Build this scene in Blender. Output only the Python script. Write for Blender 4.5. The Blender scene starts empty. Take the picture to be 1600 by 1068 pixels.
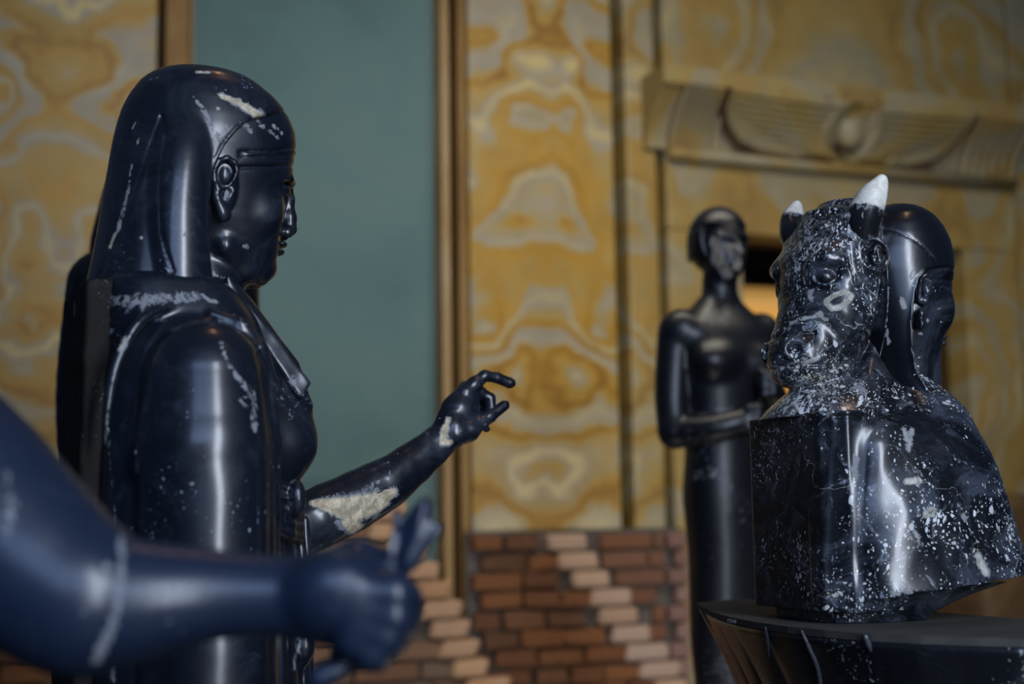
import bpy, math, random
import numpy as np
from mathutils import Vector, Matrix

# ------------------------------------------------------------------ camera
FPX = 2222.2                       # 50 mm on a 36 mm wide sensor, 1600 px wide
PITCH, ROLL = math.radians(6.83), math.radians(-0.8)
CAM = np.array([0.0, 0.0, 1.5])
CROT = Matrix.Rotation(math.pi/2+PITCH, 3, 'X') @ Matrix.Rotation(ROLL, 3, 'Z')
scn = bpy.context.scene
col = scn.collection
cd = bpy.data.cameras.new('camera'); cam = bpy.data.objects.new('camera', cd); col.objects.link(cam)
cam.matrix_world = Matrix.Translation(Vector(CAM)) @ CROT.to_4x4()
cd.lens = 50; cd.sensor_width = 36; cd.clip_start = .05; cd.clip_end = 60
cd.dof.use_dof = True; cd.dof.focus_distance = 2.09; cd.dof.aperture_fstop = 2.3
scn.camera = cam
scn.view_settings.view_transform = 'Standard'
scn.view_settings.look = 'None'
scn.view_settings.exposure = 0.0
scn.view_settings.gamma = 1.0
try: scn.view_settings.use_curve_mapping = False
except Exception: pass

# ------------------------------------------------------------------ world and lights
wd = bpy.data.worlds.new('world'); scn.world = wd; wd.use_nodes = True
nt = wd.node_tree; nt.nodes.clear()
wo = nt.nodes.new('ShaderNodeOutputWorld'); bg = nt.nodes.new('ShaderNodeBackground')
tc = nt.nodes.new('ShaderNodeTexCoord'); sx = nt.nodes.new('ShaderNodeSeparateXYZ'); rp = nt.nodes.new('ShaderNodeValToRGB')
nt.links.new(tc.outputs['Generated'], sx.inputs[0])
mr = nt.nodes.new('ShaderNodeMapRange'); mr.inputs['From Min'].default_value = -1; mr.inputs['From Max'].default_value = 1
nt.links.new(sx.outputs['Z'], mr.inputs[0]); nt.links.new(mr.outputs[0], rp.inputs[0])
e = rp.color_ramp.elements
e[0].position = .25; e[0].color = (.003, .0035, .005, 1)
e[1].position = .60; e[1].color = (.017, .027, .050, 1)
e.new(.80).color = (.034, .046, .072, 1)
nt.links.new(rp.outputs[0], bg.inputs[0]); bg.inputs[1].default_value = 1.0
nt.links.new(bg.outputs[0], wo.inputs[0])

def area(name, loc, target, size, power, color, size_y=None, spread=math.pi):
    l = bpy.data.lights.new(name, 'AREA'); l.energy = power; l.color = color
    l.size = size
    if size_y: l.shape = 'RECTANGLE'; l.size_y = size_y
    l.spread = spread
    o = bpy.data.objects.new(name, l); col.objects.link(o); o.location = loc
    o.rotation_euler = (Vector(target)-Vector(loc)).to_track_quat('-Z', 'Y').to_euler()
    return o
def spot(name, loc, target, power, color, angle, blend=.5, rad=.05):
    l = bpy.data.lights.new(name, 'SPOT'); l.energy = power; l.color = color
    l.spot_size = math.radians(angle); l.spot_blend = blend; l.shadow_soft_size = rad
    o = bpy.data.objects.new(name, l); col.objects.link(o); o.location = loc
    o.rotation_euler = (Vector(target)-Vector(loc)).to_track_quat('-Z', 'Y').to_euler()
    return o
area('window_light', (1.55, -1.3, 2.35), (0.0, 2.1, 1.6), .62, 124, (.76, .85, 1.0), size_y=2.6)
area('soft_blue_light', (.1, -2.6, 3.2), (-.1, 2.1, 1.5), 2.8, 66, (.40, .58, 1.0), size_y=2.0)  # added soft blue light behind the camera, placed for the arm's halo
area('wall_wash_light', (.7, 3.4, 4.3), (.7, 6.0, .8), 2.8, 36, (1.0, .92, .78), size_y=.4, spread=math.radians(110))  # unseen lamp added to brighten the wall
area('low_wall_light', (.9, 3.2, .2), (.2, 5.7, 1.3), 1.6, 17, (1.0, .92, .82), size_y=.3, spread=math.radians(110))  # unseen lamp added so the lower wall comes out brighter
spot('ceiling_spot', (1.1, 1.5, 4.2), (.45, 2.2, 1.7), 14, (1.0, .62, .35), 40, .6, .03)
spot('ceiling_spot', (-.1, 2.6, 4.3), (-.45, 1.95, 1.7), 6, (1.0, .55, .28), 50, .6, .03)
spot('ceiling_spot', (1.0, 2.2, 4.4), (.5, 3.7, 1.9), 9, (1.0, .45, .2), 40, .6, .03)

# ------------------------------------------------------------------ projection helpers
CR = np.array([[CROT[i][j] for j in range(3)] for i in range(3)])
def ray(px, py):
    d = CR @ np.array([(px-800)/FPX, -(py-534)/FPX, -1.0])
    return d/d[1]
def at(px, py, Y):
    return CAM + ray(px, py)*Y
def proj(P):
    c = CR.T @ (np.asarray(P, float)-CAM)
    return 800+FPX*c[0]/-c[2], 534-FPX*c[1]/-c[2]
class Frame:
    """Local axes a (forward), b (sideways), z (up) at a spot on the floor plan."""
    def __init__(s, px, Y, ang, z0=0.0, flip=False):
        s.O = at(px, 700, Y); s.O[2] = z0
        s.a = np.array([math.cos(ang), math.sin(ang), 0]); s.b = np.array([-math.sin(ang), math.cos(ang), 0])
        v = ray(px, 700); v = np.array([v[0], v[1], 0]); v /= np.linalg.norm(v)
        r = np.array([v[1], -v[0], 0])
        s.A, s.B = abs(s.a@r), abs(s.b@r); s.As, s.Bs = s.a@r, s.b@r
        s.s = Y/FPX
        s.M = Matrix(((s.a[0], s.b[0], 0, s.O[0]), (s.a[1], s.b[1], 0, s.O[1]), (0, 0, 1, s.O[2]), (0, 0, 0, 1)))
    def loc(s, P):
        d = P-s.O
        return np.array([d@s.a, d@s.b, d[2]])
    def p(s, px, py, b=0.0):
        d = ray(px, py); t = (b-(CAM-s.O)@s.b)/(d@s.b)
        return s.loc(CAM+d*t)
    def pm(s, px, py, b, sd, near=-1):
        r = s.p(px, py, near*abs(b)); r[1] = sd*abs(b); return r
    def pa(s, px, py, a=0.0):
        d = ray(px, py); t = (a-(CAM-s.O)@s.a)/(d@s.a)
        return s.loc(CAM+d*t)
    def rows(s, L, n=2.0):
        """rows of (py, px left, px right, half width along b) -> (z, a centre, half a, half b)"""
        m = n/(n-1) if n > 1.01 else 50
        out = []
        for r in L:
            py, l, rr, rb = r[:4]; b0 = r[4] if len(r) > 4 else 0.0
            P0 = s.p(l, py, b0); P1 = s.p(rr, py, b0)
            half = abs(P1[0]-P0[0])*s.A/2
            ra = max(half**m-(s.B*rb)**m, (half*.35)**m)**(1/m)/s.A
            out.append(((P0[2]+P1[2])/2, (P0[0]+P1[0])/2, ra, rb, b0))
        return out

# ------------------------------------------------------------------ implicit modelling
Q = 1.0                            # voxel size factor
F32 = np.float32
class Vol:
    def __init__(s, lo, hi, h):
        h *= Q; s.h = h; s.lo = np.array(lo, float); n = [int(math.ceil((hi[i]-lo[i])/h))+1 for i in range(3)]
        s.ax = [(lo[i]+h*np.arange(n[i])).astype(F32) for i in range(3)]
        s.D = np.full(n, .25, F32)
    def sl(s, lo, hi, m):
        r = []
        for i in range(3):
            a = int(np.searchsorted(s.ax[i], lo[i]-m)); b = int(np.searchsorted(s.ax[i], hi[i]+m))
            r.append(slice(a, b))
        return tuple(r)
    def put(s, fn, lo, hi, k=0.0, op='u', m=None):
        sl = s.sl(lo, hi, (k+3*s.h) if m is None else m)
        if any(q.stop <= q.start for q in sl): return
        X = s.ax[0][sl[0]][:, None, None]; Y = s.ax[1][sl[1]][None, :, None]; Z = s.ax[2][sl[2]][None, None, :]
        d = fn(X, Y, Z).astype(F32); D = s.D[sl]
        if op == 'u':
            r = np.minimum(D, d)
            if k > 0: r = r-np.maximum(k-np.abs(D-d), 0)**2/(4*k)
        elif op == 's':
            r = np.maximum(D, -d)
            if k > 0: r = r+np.maximum(k-np.abs(D+d), 0)**2/(4*k)
        elif op == 'i':
            r = np.maximum(D, d)
        elif op == '+':
            r = D+d
        s.D[sl] = r
    # primitives
    def cone(s, p0, p1, r0, r1, k=0.0, op='u', fl=(1, 1, 1)):
        p0 = np.array(p0, float); p1 = np.array(p1, float); f = np.array(fl, float)
        q0, q1 = p0/f, p1/f; e = q1-q0; L = max(e@e, 1e-12)
        def fn(X, Y, Z):
            x, y, z = X/F32(f[0])-F32(q0[0]), Y/F32(f[1])-F32(q0[1]), Z/F32(f[2])-F32(q0[2])
            t = np.clip((x*F32(e[0])+y*F32(e[1])+z*F32(e[2]))/F32(L), 0, 1)
            return (np.sqrt((x-t*F32(e[0]))**2+(y-t*F32(e[1]))**2+(z-t*F32(e[2]))**2)-(F32(r0)+t*F32(r1-r0)))*F32(f.min())
        R = max(r0, r1)*f
        s.put(fn, np.minimum(p0, p1)-R, np.maximum(p0, p1)+R, k, op)
    def stube(s, pts, rs, k=0.0, kk=.004, fl=(1, 1, 1), sub=6):
        P = [np.array(x, float) for x in pts]; PP, RR = [], []
        def cr(a, b, c, d, t): return .5*((2*b)+(-a+c)*t+(2*a-5*b+4*c-d)*t*t+(-a+3*b-3*c+d)*t**3)
        for i in range(len(P)-1):
            j, l = max(i-1, 0), min(i+2, len(P)-1)
            for t in np.linspace(0, 1, sub, endpoint=False):
                PP.append(cr(P[j], P[i], P[i+1], P[l], t)); RR.append(cr(rs[j], rs[i], rs[i+1], rs[l], t))
        PP.append(P[-1]); RR.append(rs[-1])
        s.tube(PP, RR, k, 'u', kk, fl)
    def tube(s, pts, rs, k=0.0, op='u', kk=None, fl=(1, 1, 1)):
        if not hasattr(rs, '__len__'): rs = [rs]*len(pts)
        for i in range(len(pts)-1):
            s.cone(pts[i], pts[i+1], rs[i], rs[i+1], k if i == 0 or kk is None else kk, op, fl)
    def ell(s, c, r, k=0.0, op='u', rot=None):
        c = np.array(c, float); r = np.array(r, float)
        R = np.array(rot) if rot is not None else None
        def fn(X, Y, Z):
            x, y, z = X-F32(c[0]), Y-F32(c[1]), Z-F32(c[2])
            if R is not None:
                x, y, z = [F32(R[0][i])*x+F32(R[1][i])*y+F32(R[2][i])*z for i in range(3)]
            k0 = np.sqrt((x/F32(r[0]))**2+(y/F32(r[1]))**2+(z/F32(r[2]))**2)
            k1 = np.sqrt((x/F32(r[0]**2))**2+(y/F32(r[1]**2))**2+(z/F32(r[2]**2))**2)
            return k0*(k0-1)/np.maximum(k1, F32(1e-6))
        m = r if R is None else np.array([r.max()]*3)
        s.put(fn, c-m, c+m, k, op)
    def box(s, c, hf, rad=0.0, k=0.0, op='u', rot=None):
        c = np.array(c, float); hf = np.array(hf, float)-rad; R = np.array(rot) if rot is not None else None
        def fn(X, Y, Z):
            x, y, z = X-F32(c[0]), Y-F32(c[1]), Z-F32(c[2])
            if R is not None:
                x, y, z = [F32(R[0][i])*x+F32(R[1][i])*y+F32(R[2][i])*z for i in range(3)]
            x, y, z = np.abs(x)-F32(hf[0]), np.abs(y)-F32(hf[1]), np.abs(z)-F32(hf[2])
            o = np.sqrt(np.maximum(x, 0)**2+np.maximum(y, 0)**2+np.maximum(z, 0)**2)
            return o+np.minimum(np.maximum(x, np.maximum(y, z)), 0)-F32(rad)
        m = hf+rad if R is None else np.array([np.linalg.norm(hf+rad)]*3)
        s.put(fn, c-m, c+m, k, op)
    def loft(s, rows, k=0.0, op='u', n=2.0, sm=.006, rnd=0.0, cut=None):
        """rows (z, ca, ra, rb, cb)"""
        T = np.array(sorted([list(r)+[0]*(5-len(r)) for r in rows])); z0, z1 = T[0, 0], T[-1, 0]
        N = 600; zz = np.linspace(z0, z1, N); tab = [np.interp(zz, T[:, 0], T[:, i]) for i in range(1, 5)]
        w = max(1, int(sm/((z1-z0)/N)))
        if w > 1:
            kr = np.hanning(2*w+3)[1:-1]; kr /= kr.sum(); pad = len(kr)//2
            def smf(t):
                a = np.concatenate([2*t[0]-t[1:pad+1][::-1], t, 2*t[-1]-t[-pad-1:-1][::-1]])
                return np.convolve(a, kr, 'valid')
            tab = [smf(t) for t in tab]
        def fn(X, Y, Z):
            z = Z.ravel()
            ca, ra, rb, cb = [np.interp(z, zz, t).astype(F32)[None, None, :] for t in tab]
            ra = np.maximum(ra, .002); rb = np.maximum(rb, .002)
            x, y = X-ca, Y-cb
            if n == 2.0:
                k0 = np.sqrt((x/ra)**2+(y/rb)**2)
            else:
                k0 = (np.abs(x/ra)**n+np.abs(y/rb)**n)**F32(1/n)
            k1 = np.sqrt((x/ra**2)**2+(y/rb**2)**2)
            k2 = np.sqrt((x/ra)**2+(y/rb)**2)
            d = (k0-1)*k2/np.maximum(k1, F32(1e-4))
            e = np.maximum(Z-F32(z1), F32(z0)-Z)
            if rnd > 0:
                r = np.maximum(d, e)+np.maximum(rnd-np.abs(d-e), 0)**2/(4*rnd)
            else: r = np.maximum(d, e)
            if cut is not None: r = np.maximum(r, cut(X, Y, Z))
            return r
        m = np.array([tab[1].max(), tab[2].max()])
        lo = (tab[0].min()-m[0], tab[3].min()-m[1], z0); hi = (tab[0].max()+m[0], tab[3].max()+m[1], z1)
        s.put(fn, lo, hi, k, op)
    def ext(s, poly, b0, b1, k=0.0, op='u', rnd=.0):
        """polygon in the (a, z) plane extruded along b"""
        P = np.array([(q[0], q[-1]) for q in poly], float)
        def fn(X, Y, Z):
            x, z = X[:, 0, 0][:, None], Z[0, 0, :][None, :]
            d = poly2d(P, x, z)[:, None, :]+F32(rnd)
            e = np.abs(Y-F32((b0+b1)/2))-F32(abs(b1-b0)/2-rnd)
            return np.sqrt(np.maximum(d, 0)**2+np.maximum(e, 0)**2)+np.minimum(np.maximum(d, e), 0)-F32(rnd)
        lo = (P[:, 0].min(), min(b0, b1), P[:, 1].min()); hi = (P[:, 0].max(), max(b0, b1), P[:, 1].max())
        s.put(fn, lo, hi, k, op)
    def groove(s, pts, w, depth, b0, b1):
        """carved (depth > 0) or raised line: polyline in the (a, z) plane acting on the b range"""
        P = np.array([(q[0], q[-1]) for q in pts], float)
        def fn(X, Y, Z):
            x, z = X[:, 0, 0][:, None], Z[0, 0, :][None, :]
            d = line2d(P, x, z)
            g = (F32(depth)*np.exp(-(d/F32(w))**2))[:, None, :]
            return g*((Y >= b0) & (Y <= b1))
        lo = (P[:, 0].min()-2*w, b0, P[:, 1].min()-2*w); hi = (P[:, 0].max()+2*w, b1, P[:, 1].max()+2*w)
        s.put(fn, lo, hi, 0, '+', m=0)
    def noise(s, amp, freq, lo, hi, seed=0, fade=.02):
        rg = np.random.RandomState(seed); ks = rg.normal(size=(7, 3)); ks /= np.linalg.norm(ks, axis=1)[:, None]; ks *= (freq*rg.uniform(.6, 1.6, 7))[:, None]; ph = rg.uniform(0, 6.28, 7)
        def fn(X, Y, Z):
            v = 0
            for q in range(7): v = v+np.sin(X*F32(ks[q, 0])+Y*F32(ks[q, 1])+Z*F32(ks[q, 2])+F32(ph[q])+F32(1.3)*np.sin(X*F32(ks[q-1, 0])+Z*F32(ks[q-2, 2])))
            m = 1.0
            for A, i in ((X, 0), (Y, 1), (Z, 2)):
                m = m*np.clip((A-F32(lo[i]))/F32(fade), 0, 1)*np.clip((F32(hi[i])-A)/F32(fade), 0, 1)
            return v*F32(amp/2.6)*m
        s.put(fn, lo, hi, 0, '+', m=0)
    def hit(s, Fr, px, py, sink=0.0, sd=None):
        """where the surface lies along the sight line to a spot of the photo, in local axes; sd mirrors b"""
        o = CAM-Fr.O; d = ray(px, py); o = np.array([o@Fr.a, o@Fr.b, o[2]]); d = np.array([d@Fr.a, d@Fr.b, d[2]])
        Yc = Fr.O[1]; t = np.arange(Yc-1.0, Yc+1.0, s.h*.4); Pt = o[None]+t[:, None]*d[None]
        g = (Pt-s.lo)/s.h; n = np.array(s.D.shape); ok = ((g >= 0) & (g < n-1.001)).all(1)
        if not ok.any(): return o+d*Yc
        g = g[ok]; t = t[ok]; i = g.astype(int); f = g-i; v = 0
        for a in (0, 1):
            for b in (0, 1):
                for c in (0, 1):
                    v = v+s.D[i[:, 0]+a, i[:, 1]+b, i[:, 2]+c]*(f[:, 0] if a else 1-f[:, 0])*(f[:, 1] if b else 1-f[:, 1])*(f[:, 2] if c else 1-f[:, 2])
        k = np.nonzero(v < 0)[0]
        j = k[0] if len(k) else int(np.argmin(v))
        r = o+d*(t[j]+sink)
        if sd is not None: r[1] = sd*abs(r[1])
        return r
    def mesh(s, name, mat, parent=None, M=None, smooth=3, attrs=None):
        V, Fc = nets(s.D, s.lo, s.h)
        V = relax(V, Fc, smooth)
        return make(name, V, Fc, mat, parent, M, attrs)

def poly2d(P, x, y):
    d = np.full(np.broadcast(x, y).shape, 1e9); sg = np.ones(d.shape)
    n = len(P)
    for i in range(n):
        j = i-1; e = P[j]-P[i]; wx, wy = x-P[i, 0], y-P[i, 1]
        t = np.clip((wx*e[0]+wy*e[1])/max(e@e, 1e-12), 0, 1)
        d = np.minimum(d, (wx-e[0]*t)**2+(wy-e[1]*t)**2)
        c1 = (y >= P[i, 1])+0*x > 0; c2 = (y < P[j, 1])+0*x > 0; c3 = e[0]*wy > e[1]*wx
        f = (c1 & c2 & c3) | (~c1 & ~c2 & ~c3); sg = np.where(f, -sg, sg)
    return (sg*np.sqrt(d)).astype(F32)
def line2d(P, x, y):
    d = np.full(np.broadcast(x, y).shape, 1e9)
    for i in range(len(P)-1):
        e = P[i+1]-P[i]; wx, wy = x-P[i, 0], y-P[i, 1]
        t = np.clip((wx*e[0]+wy*e[1])/max(e@e, 1e-12), 0, 1)
        d = np.minimum(d, (wx-e[0]*t)**2+(wy-e[1]*t)**2)
    return np.sqrt(d).astype(F32)

def nets(D, lo, h):
    D = D.copy()
    for ax in range(3):
        sl = [slice(None)]*3
        for q in (0, -1):
            sl[ax] = q; D[tuple(sl)] = np.maximum(D[tuple(sl)], h)
    S = D < 0
    c = np.zeros(tuple(n-1 for n in D.shape), np.uint8)
    for i in (0, 1):
        for j in (0, 1):
            for k in (0, 1):
                c += S[i:D.shape[0]-1+i, j:D.shape[1]-1+j, k:D.shape[2]-1+k]
    act = (c > 0) & (c < 8)
    I, J, K = np.nonzero(act)
    vid = np.full(c.shape, -1, np.int32); vid[I, J, K] = np.arange(len(I))
    corner = [(i, j, k) for i in (0, 1) for j in (0, 1) for k in (0, 1)]
    val = {o: D[I+o[0], J+o[1], K+o[2]] for o in corner}
    acc = np.zeros((len(I), 3)); cnt = np.zeros(len(I))
    for o in corner:
        for ax in range(3):
            if o[ax]: continue
            q = list(o); q[ax] = 1; q = tuple(q)
            v1, v2 = val[o], val[q]; m = (v1 < 0) != (v2 < 0)
            t = np.where(m, v1/np.where(m, v1-v2, 1), 0)
            pos = np.array(o, float)[None, :].repeat(len(I), 0); pos[:, ax] = t
            acc += pos*m[:, None]; cnt += m
    V = (acc/cnt[:, None]+np.stack([I, J, K], 1))*h+np.array(lo)
    quads = []
    for ax in range(3):
        u, w = (ax+1) % 3, (ax+2) % 3
        sa = [slice(None)]*3; sb = [slice(None)]*3; sa[ax] = slice(0, -1); sb[ax] = slice(1, None)
        ch = S[tuple(sa)] != S[tuple(sb)]
        E = np.stack(np.nonzero(ch), 1)
        E = E[(E[:, u] > 0) & (E[:, w] > 0) & (E[:, u] < D.shape[u]-1) & (E[:, w] < D.shape[w]-1)]
        def cell(du, dw):
            q = E.copy(); q[:, u] += du; q[:, w] += dw
            return vid[q[:, 0], q[:, 1], q[:, 2]]
        f = np.stack([cell(-1, -1), cell(0, -1), cell(0, 0), cell(-1, 0)], 1)
        inside = S[E[:, 0], E[:, 1], E[:, 2]]
        f[~inside] = f[~inside][:, ::-1]
        quads.append(f)
    return V, np.concatenate(quads)
def relax(V, Fc, it):
    if it <= 0: return V
    a = np.concatenate([Fc[:, i] for i in range(4)]); b = np.concatenate([Fc[:, (i+1) % 4] for i in range(4)])
    a, b = np.concatenate([a, b]), np.concatenate([b, a]); n = np.bincount(a, minlength=len(V)).astype(float)
    n[n == 0] = 1
    for q in range(it*2):
        L = np.stack([np.bincount(a, V[b, i], len(V)) for i in range(3)], 1)/n[:, None]-V
        V = V+L*(.5 if q % 2 == 0 else -.51)
    return V
def make(name, V, Fc, mat, parent=None, M=None, attrs=None, smooth=True):
    me = bpy.data.meshes.new(name)
    V = np.asarray(V, np.float32); Fc = np.asarray(Fc, np.int32); k = Fc.shape[1]
    me.vertices.add(len(V)); me.vertices.foreach_set('co', V.ravel())
    me.loops.add(Fc.size); me.loops.foreach_set('vertex_index', Fc.ravel())
    me.polygons.add(len(Fc)); me.polygons.foreach_set('loop_start', np.arange(0, Fc.size, k, dtype=np.int32))
    try: me.polygons.foreach_set('loop_total', np.full(len(Fc), k, np.int32))
    except Exception: pass
    me.polygons.foreach_set('use_smooth', np.full(len(Fc), smooth))
    me.update(calc_edges=True); me.validate()
    if attrs:
        for nm, fn in attrs.items():
            at_ = me.attributes.new(nm, 'FLOAT', 'POINT'); at_.data.foreach_set('value', np.asarray(fn(V), np.float32))
    me.materials.append(mat)
    o = bpy.data.objects.new(name, me); col.objects.link(o)
    if parent is not None: o.parent = parent
    elif M is not None: o.matrix_world = M
    return o
def poly_obj(name, verts, faces, mat, parent=None, M=None, smooth=False):
    me = bpy.data.meshes.new(name); me.from_pydata([tuple(map(float, v)) for v in verts], [], faces); me.update()
    if smooth: me.polygons.foreach_set('use_smooth', [True]*len(me.polygons))
    me.materials.append(mat); o = bpy.data.objects.new(name, me); col.objects.link(o)
    if parent is not None: o.parent = parent
    if M is not None: o.matrix_world = M
    return o
def thing(name, label, cat, M, group=None):
    o = bpy.data.objects.new(name, None); col.objects.link(o); o.matrix_world = M; o.empty_display_size = .1
    o['label'] = label; o['category'] = cat
    if group: o['group'] = group
    return o
def rotm(ax, deg):
    m = Matrix.Rotation(math.radians(deg), 3, ax); return np.array([[m[i][j] for j in range(3)] for i in range(3)])

# ------------------------------------------------------------------ materials
class NT:
    def __init__(s, name):
        s.m = bpy.data.materials.new(name); s.m.use_nodes = True; s.t = s.m.node_tree; s.t.nodes.clear()
        s.out = s.n('ShaderNodeOutputMaterial'); s.b = s.n('ShaderNodeBsdfPrincipled'); s.l(s.b.outputs[0], s.out.inputs[0])
        s.co = s.n('ShaderNodeTexCoord').outputs['Object']
    def n(s, t, **kw):
        x = s.t.nodes.new(t)
        for k, v in kw.items(): setattr(x, k, v)
        return x
    def l(s, a, b): s.t.links.new(a, b)
    def set(s, sock, v):
        if hasattr(v, 'links') or isinstance(v, bpy.types.NodeSocket): s.l(v, sock)
        else: sock.default_value = v
    def noise(s, scale, detail=4, rough=.55, dist=0.0, vec=None, out='Fac'):
        x = s.n('ShaderNodeTexNoise'); s.set(x.inputs['Scale'], scale); x.inputs['Detail'].default_value = detail
        x.inputs['Roughness'].default_value = rough; x.inputs['Distortion'].default_value = dist
        s.l(vec if vec is not None else s.co, x.inputs['Vector']); return x.outputs[out]
    def voro(s, scale, vec=None, feature='F1', out='Distance', rnd=1.0):
        x = s.n('ShaderNodeTexVoronoi', feature=feature); x.inputs['Scale'].default_value = scale
        x.inputs['Randomness'].default_value = rnd
        s.l(vec if vec is not None else s.co, x.inputs['Vector']); return x.outputs[out]
    def math(s, op, a, b=0.0, c=None, clamp=False):
        x = s.n('ShaderNodeMath', operation=op, use_clamp=clamp); s.set(x.inputs[0], a); s.set(x.inputs[1], b)
        if c is not None: s.set(x.inputs[2], c)
        return x.outputs[0]
    def vmath(s, op, a, b=None, sc=None):
        x = s.n('ShaderNodeVectorMath', operation=op); s.set(x.inputs[0], a)
        if b is not None: s.set(x.inputs[1], b)
        if sc is not None: s.set(x.inputs['Scale'], sc)
        return x.outputs[0]
    def step(s, v, lo, hi):
        x = s.n('ShaderNodeMapRange', interpolation_type='SMOOTHSTEP'); s.set(x.inputs[0], v)
        s.set(x.inputs[1], lo); s.set(x.inputs[2], hi); return x.outputs[0]
    def mix(s, f, a, b):
        x = s.n('ShaderNodeMix', data_type='RGBA'); s.set(x.inputs[0], f); s.set(x.inputs[6], a); s.set(x.inputs[7], b); return x.outputs[2]
    def ramp(s, v, stops, interp='LINEAR'):
        x = s.n('ShaderNodeValToRGB'); s.set(x.inputs[0], v); x.color_ramp.interpolation = interp; e = x.color_ramp.elements
        e[0].position, e[0].color = stops[0][0], (*stops[0][1], 1); e[1].position, e[1].color = stops[-1][0], (*stops[-1][1], 1)
        for p, c in stops[1:-1]: e.new(p).color = (*c, 1)
        return x.outputs[0]
    def attr(s, nm):
        x = s.n('ShaderNodeAttribute'); x.attribute_name = nm; return x.outputs['Fac']
    def map(s, scale=(1, 1, 1), rot=(0, 0, 0), loc=(0, 0, 0), vec=None):
        x = s.n('ShaderNodeMapping'); x.inputs['Scale'].default_value = scale; x.inputs['Rotation'].default_value = rot; x.inputs['Location'].default_value = loc
        s.l(vec if vec is not None else s.co, x.inputs[0]); return x.outputs[0]
    def bump(s, h, dist=.002, strength=1.0):
        x = s.n('ShaderNodeBump'); x.inputs['Strength'].default_value = strength; x.inputs['Distance'].default_value = dist
        s.l(h, x.inputs['Height']); s.l(x.outputs[0], s.b.inputs['Normal'])

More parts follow.
